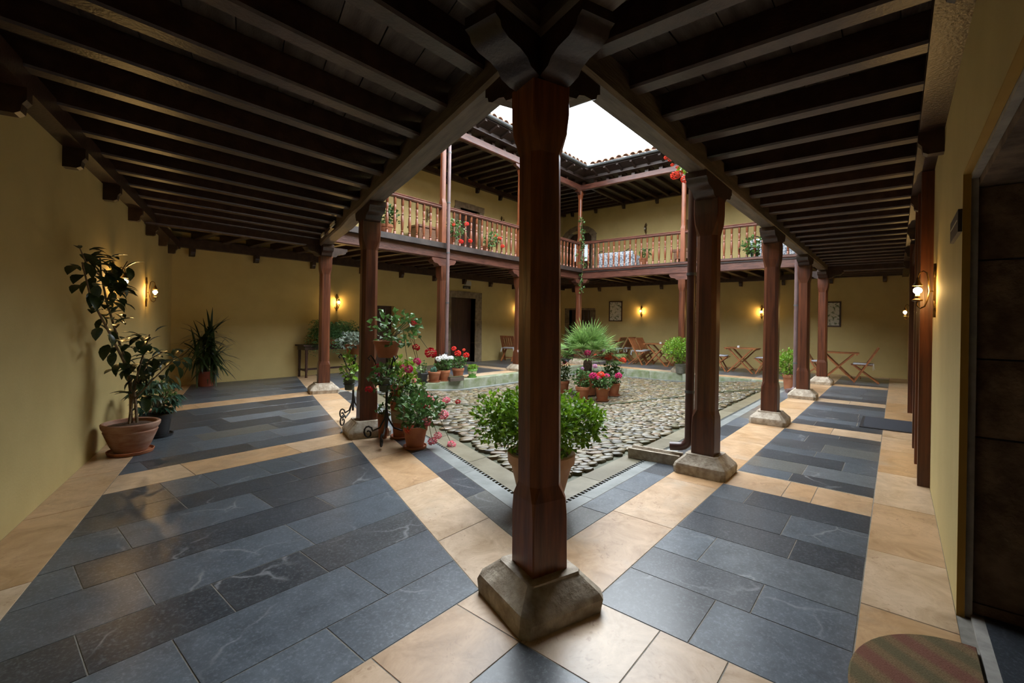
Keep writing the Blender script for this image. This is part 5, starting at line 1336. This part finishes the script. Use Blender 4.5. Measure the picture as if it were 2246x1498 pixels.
# --- fern on the side table
fn = thing('potted_fern', 'big hanging fern spilling over the dark side table', 'plant', (3.50, 8.30, .69)); pot_parts(fn, .12, .16, 'terracotta', saucer=False)
q = random.Random(61); mb = MB()
for k in range(150):
    a = q.uniform(math.pi, 2 * math.pi) if k % 4 else q.uniform(0, math.pi)
    L = q.uniform(.34, .62); d = Vector((math.cos(a) * L, math.sin(a) * (.40 if a > math.pi else .16), 0)); rise = q.uniform(.10, .42); drop = q.uniform(.25, .80)
    s_ = Vector((-d.y, d.x, 0)).normalized(); dn = d.normalized()
    for j in range(13):
        t = j / 12; c_ = Vector((0, 0, .15)) + d * math.sin(min(1.0, t * 1.15) * HP) + Z_ * (rise * math.sin(t * math.pi * .9) - drop * max(0, t - .35) ** 1.5)
        for s2 in (-1, 1): mb.leaf(c_, s_ * s2 + dn * .5 + Z_ * q.uniform(-.5, .1), Vector((0, -.5, 1)), .095 * (1.15 - .7 * t), .030, .3)
mb.build('fronds', 'leaf_fern', fn, kind='stuff')
geranium('potted_plant', 'small dark plant at the far end of the dark side table', (4.26, 8.40, .69), .09, .14, 'terracotta', ((0, 0, .12), (.15, .12, .16)), [], 'leaf_dark', 62, None, 120, False)
# --- plants on the balconies
BG = 'flower pots on the balcony floor'
geranium('potted_ivy', 'leafy ivy pot behind the balusters beside the first upper post', (3.62, 6.52, 2.88), .15, .24, 'terracotta', ((.04, 0, .20), (.26, .22, .24)), [], 'leaf_mid', 71, BG, 150, False, .075)
geranium('potted_geranium', 'red geranium pushing through the balusters beside the downpipe', (5.22, 6.40, 2.88), .12, .20, 'terracotta', ((.0, -.16, .20), (.30, .20, .22)), [(.22, -.30, .52, .055, 'fl_red'), (.02, -.34, .10, .055, 'fl_red'), (.32, -.32, .16, .05, 'fl_red'), (-.12, -.25, .45, .04, 'fl_red')], 'leaf_mid', 72, BG, 200, False, .06)
geranium('potted_geranium', 'red geranium farther along the balusters toward the corner', (6.42, 6.42, 2.88), .11, .19, 'terracotta', ((-.02, -.18, .14), (.22, .18, .20)), [(.10, -.34, .36, .05, 'fl_red'), (.26, -.30, .20, .05, 'fl_red'), (.0, -.28, .42, .035, 'fl_coral')], 'leaf_mid', 73, BG, 150, False, .06)
geranium('potted_plant', 'terracotta pot with a few leaves behind the sofa balcony balusters', (10.62, 4.28, 2.88), .12, .22, 'terracotta', ((-.08, -.10, .14), (.16, .16, .12)), [], 'leaf_mid', 74, BG, 60, False, .07)
geranium('trailing_plant', 'trailing light green plant pushing through the sofa balcony balusters', (10.60, 1.42, 2.88), .11, .20, 'blackpot', ((-.22, .02, .08), (.18, .24, .22)), [], 'leaf_mid', 75, BG, 150, False, .075)
# --- ivy down the inner corner post
iv = thing('hanging_ivy', 'ivy trailing from the upper corner post down past the balcony', 'plant', (LX - .14, LY - .14, 2.1)); q = random.Random(81); mb = MB(); sk = MB()
path = [Vector((.06, .03, 2.35)), Vector((.0, -.02, 1.9)), Vector((.08, 0, 1.5)), Vector((-.02, -.03, 1.1)), Vector((.05, -.05, .75)), Vector((0, 0, .4)), Vector((.03, -.03, .05))]
sk.tube(path, .006, 5); sk.build('vine', 'twig', iv)
for i in range(len(path) - 1):
    for _ in range(26): mb.leaf(path[i].lerp(path[i + 1], q.random()) + rdir(q, 0) * q.uniform(.01, .10 if i != 3 else .24), rdir(q, -.2), rdir(q, .5), q.uniform(.06, .095), .065, .3)
mb.build('foliage', 'leaf_mid', iv, kind='stuff')
# --- scarlet geranium hanging over the near beam from the gallery above
hg = thing('hanging_geranium', 'scarlet geranium sprays hanging over the beam by the brown downpipe post', 'plant', (2.36, .20, 2.66)); q = random.Random(83)
sp = [[(.12, -.06, .06), (.02, .02, .02), (-.12, .06, -.02), (-.22, .08, .0)], [(.12, -.06, .06), (.04, .04, -.03), (-.04, .06, -.10)], [(.12, -.06, .06), (.14, .03, 0), (.16, .06, -.07)]]
for s in sp: MB().tube(s, .004, 5).build('spray_stem', 'twig', hg)
for (x, y, z, r_) in ((-.23, .08, .005, .022), (-.18, .07, -.005, .016), (-.12, .07, -.03, .016), (-.05, .07, -.105, .042), (.02, .06, -.07, .034), (.16, .06, -.09, .038), (-.03, .06, -.03, .014)): flower(hg, (x, y, z), r_, 'fl_coral')
mb = MB()
for (x, y, z) in ((.03, .05, -.02), (.09, .04, -.03), (.13, .05, -.02), (.0, .05, -.05)):
    for _ in range(4): mb.leaf((x, y, z), rdir(q, 0), rdir(q, .4), .05, .045, .3)
mb.build('foliage', 'leaf_bright', hg, kind='stuff')
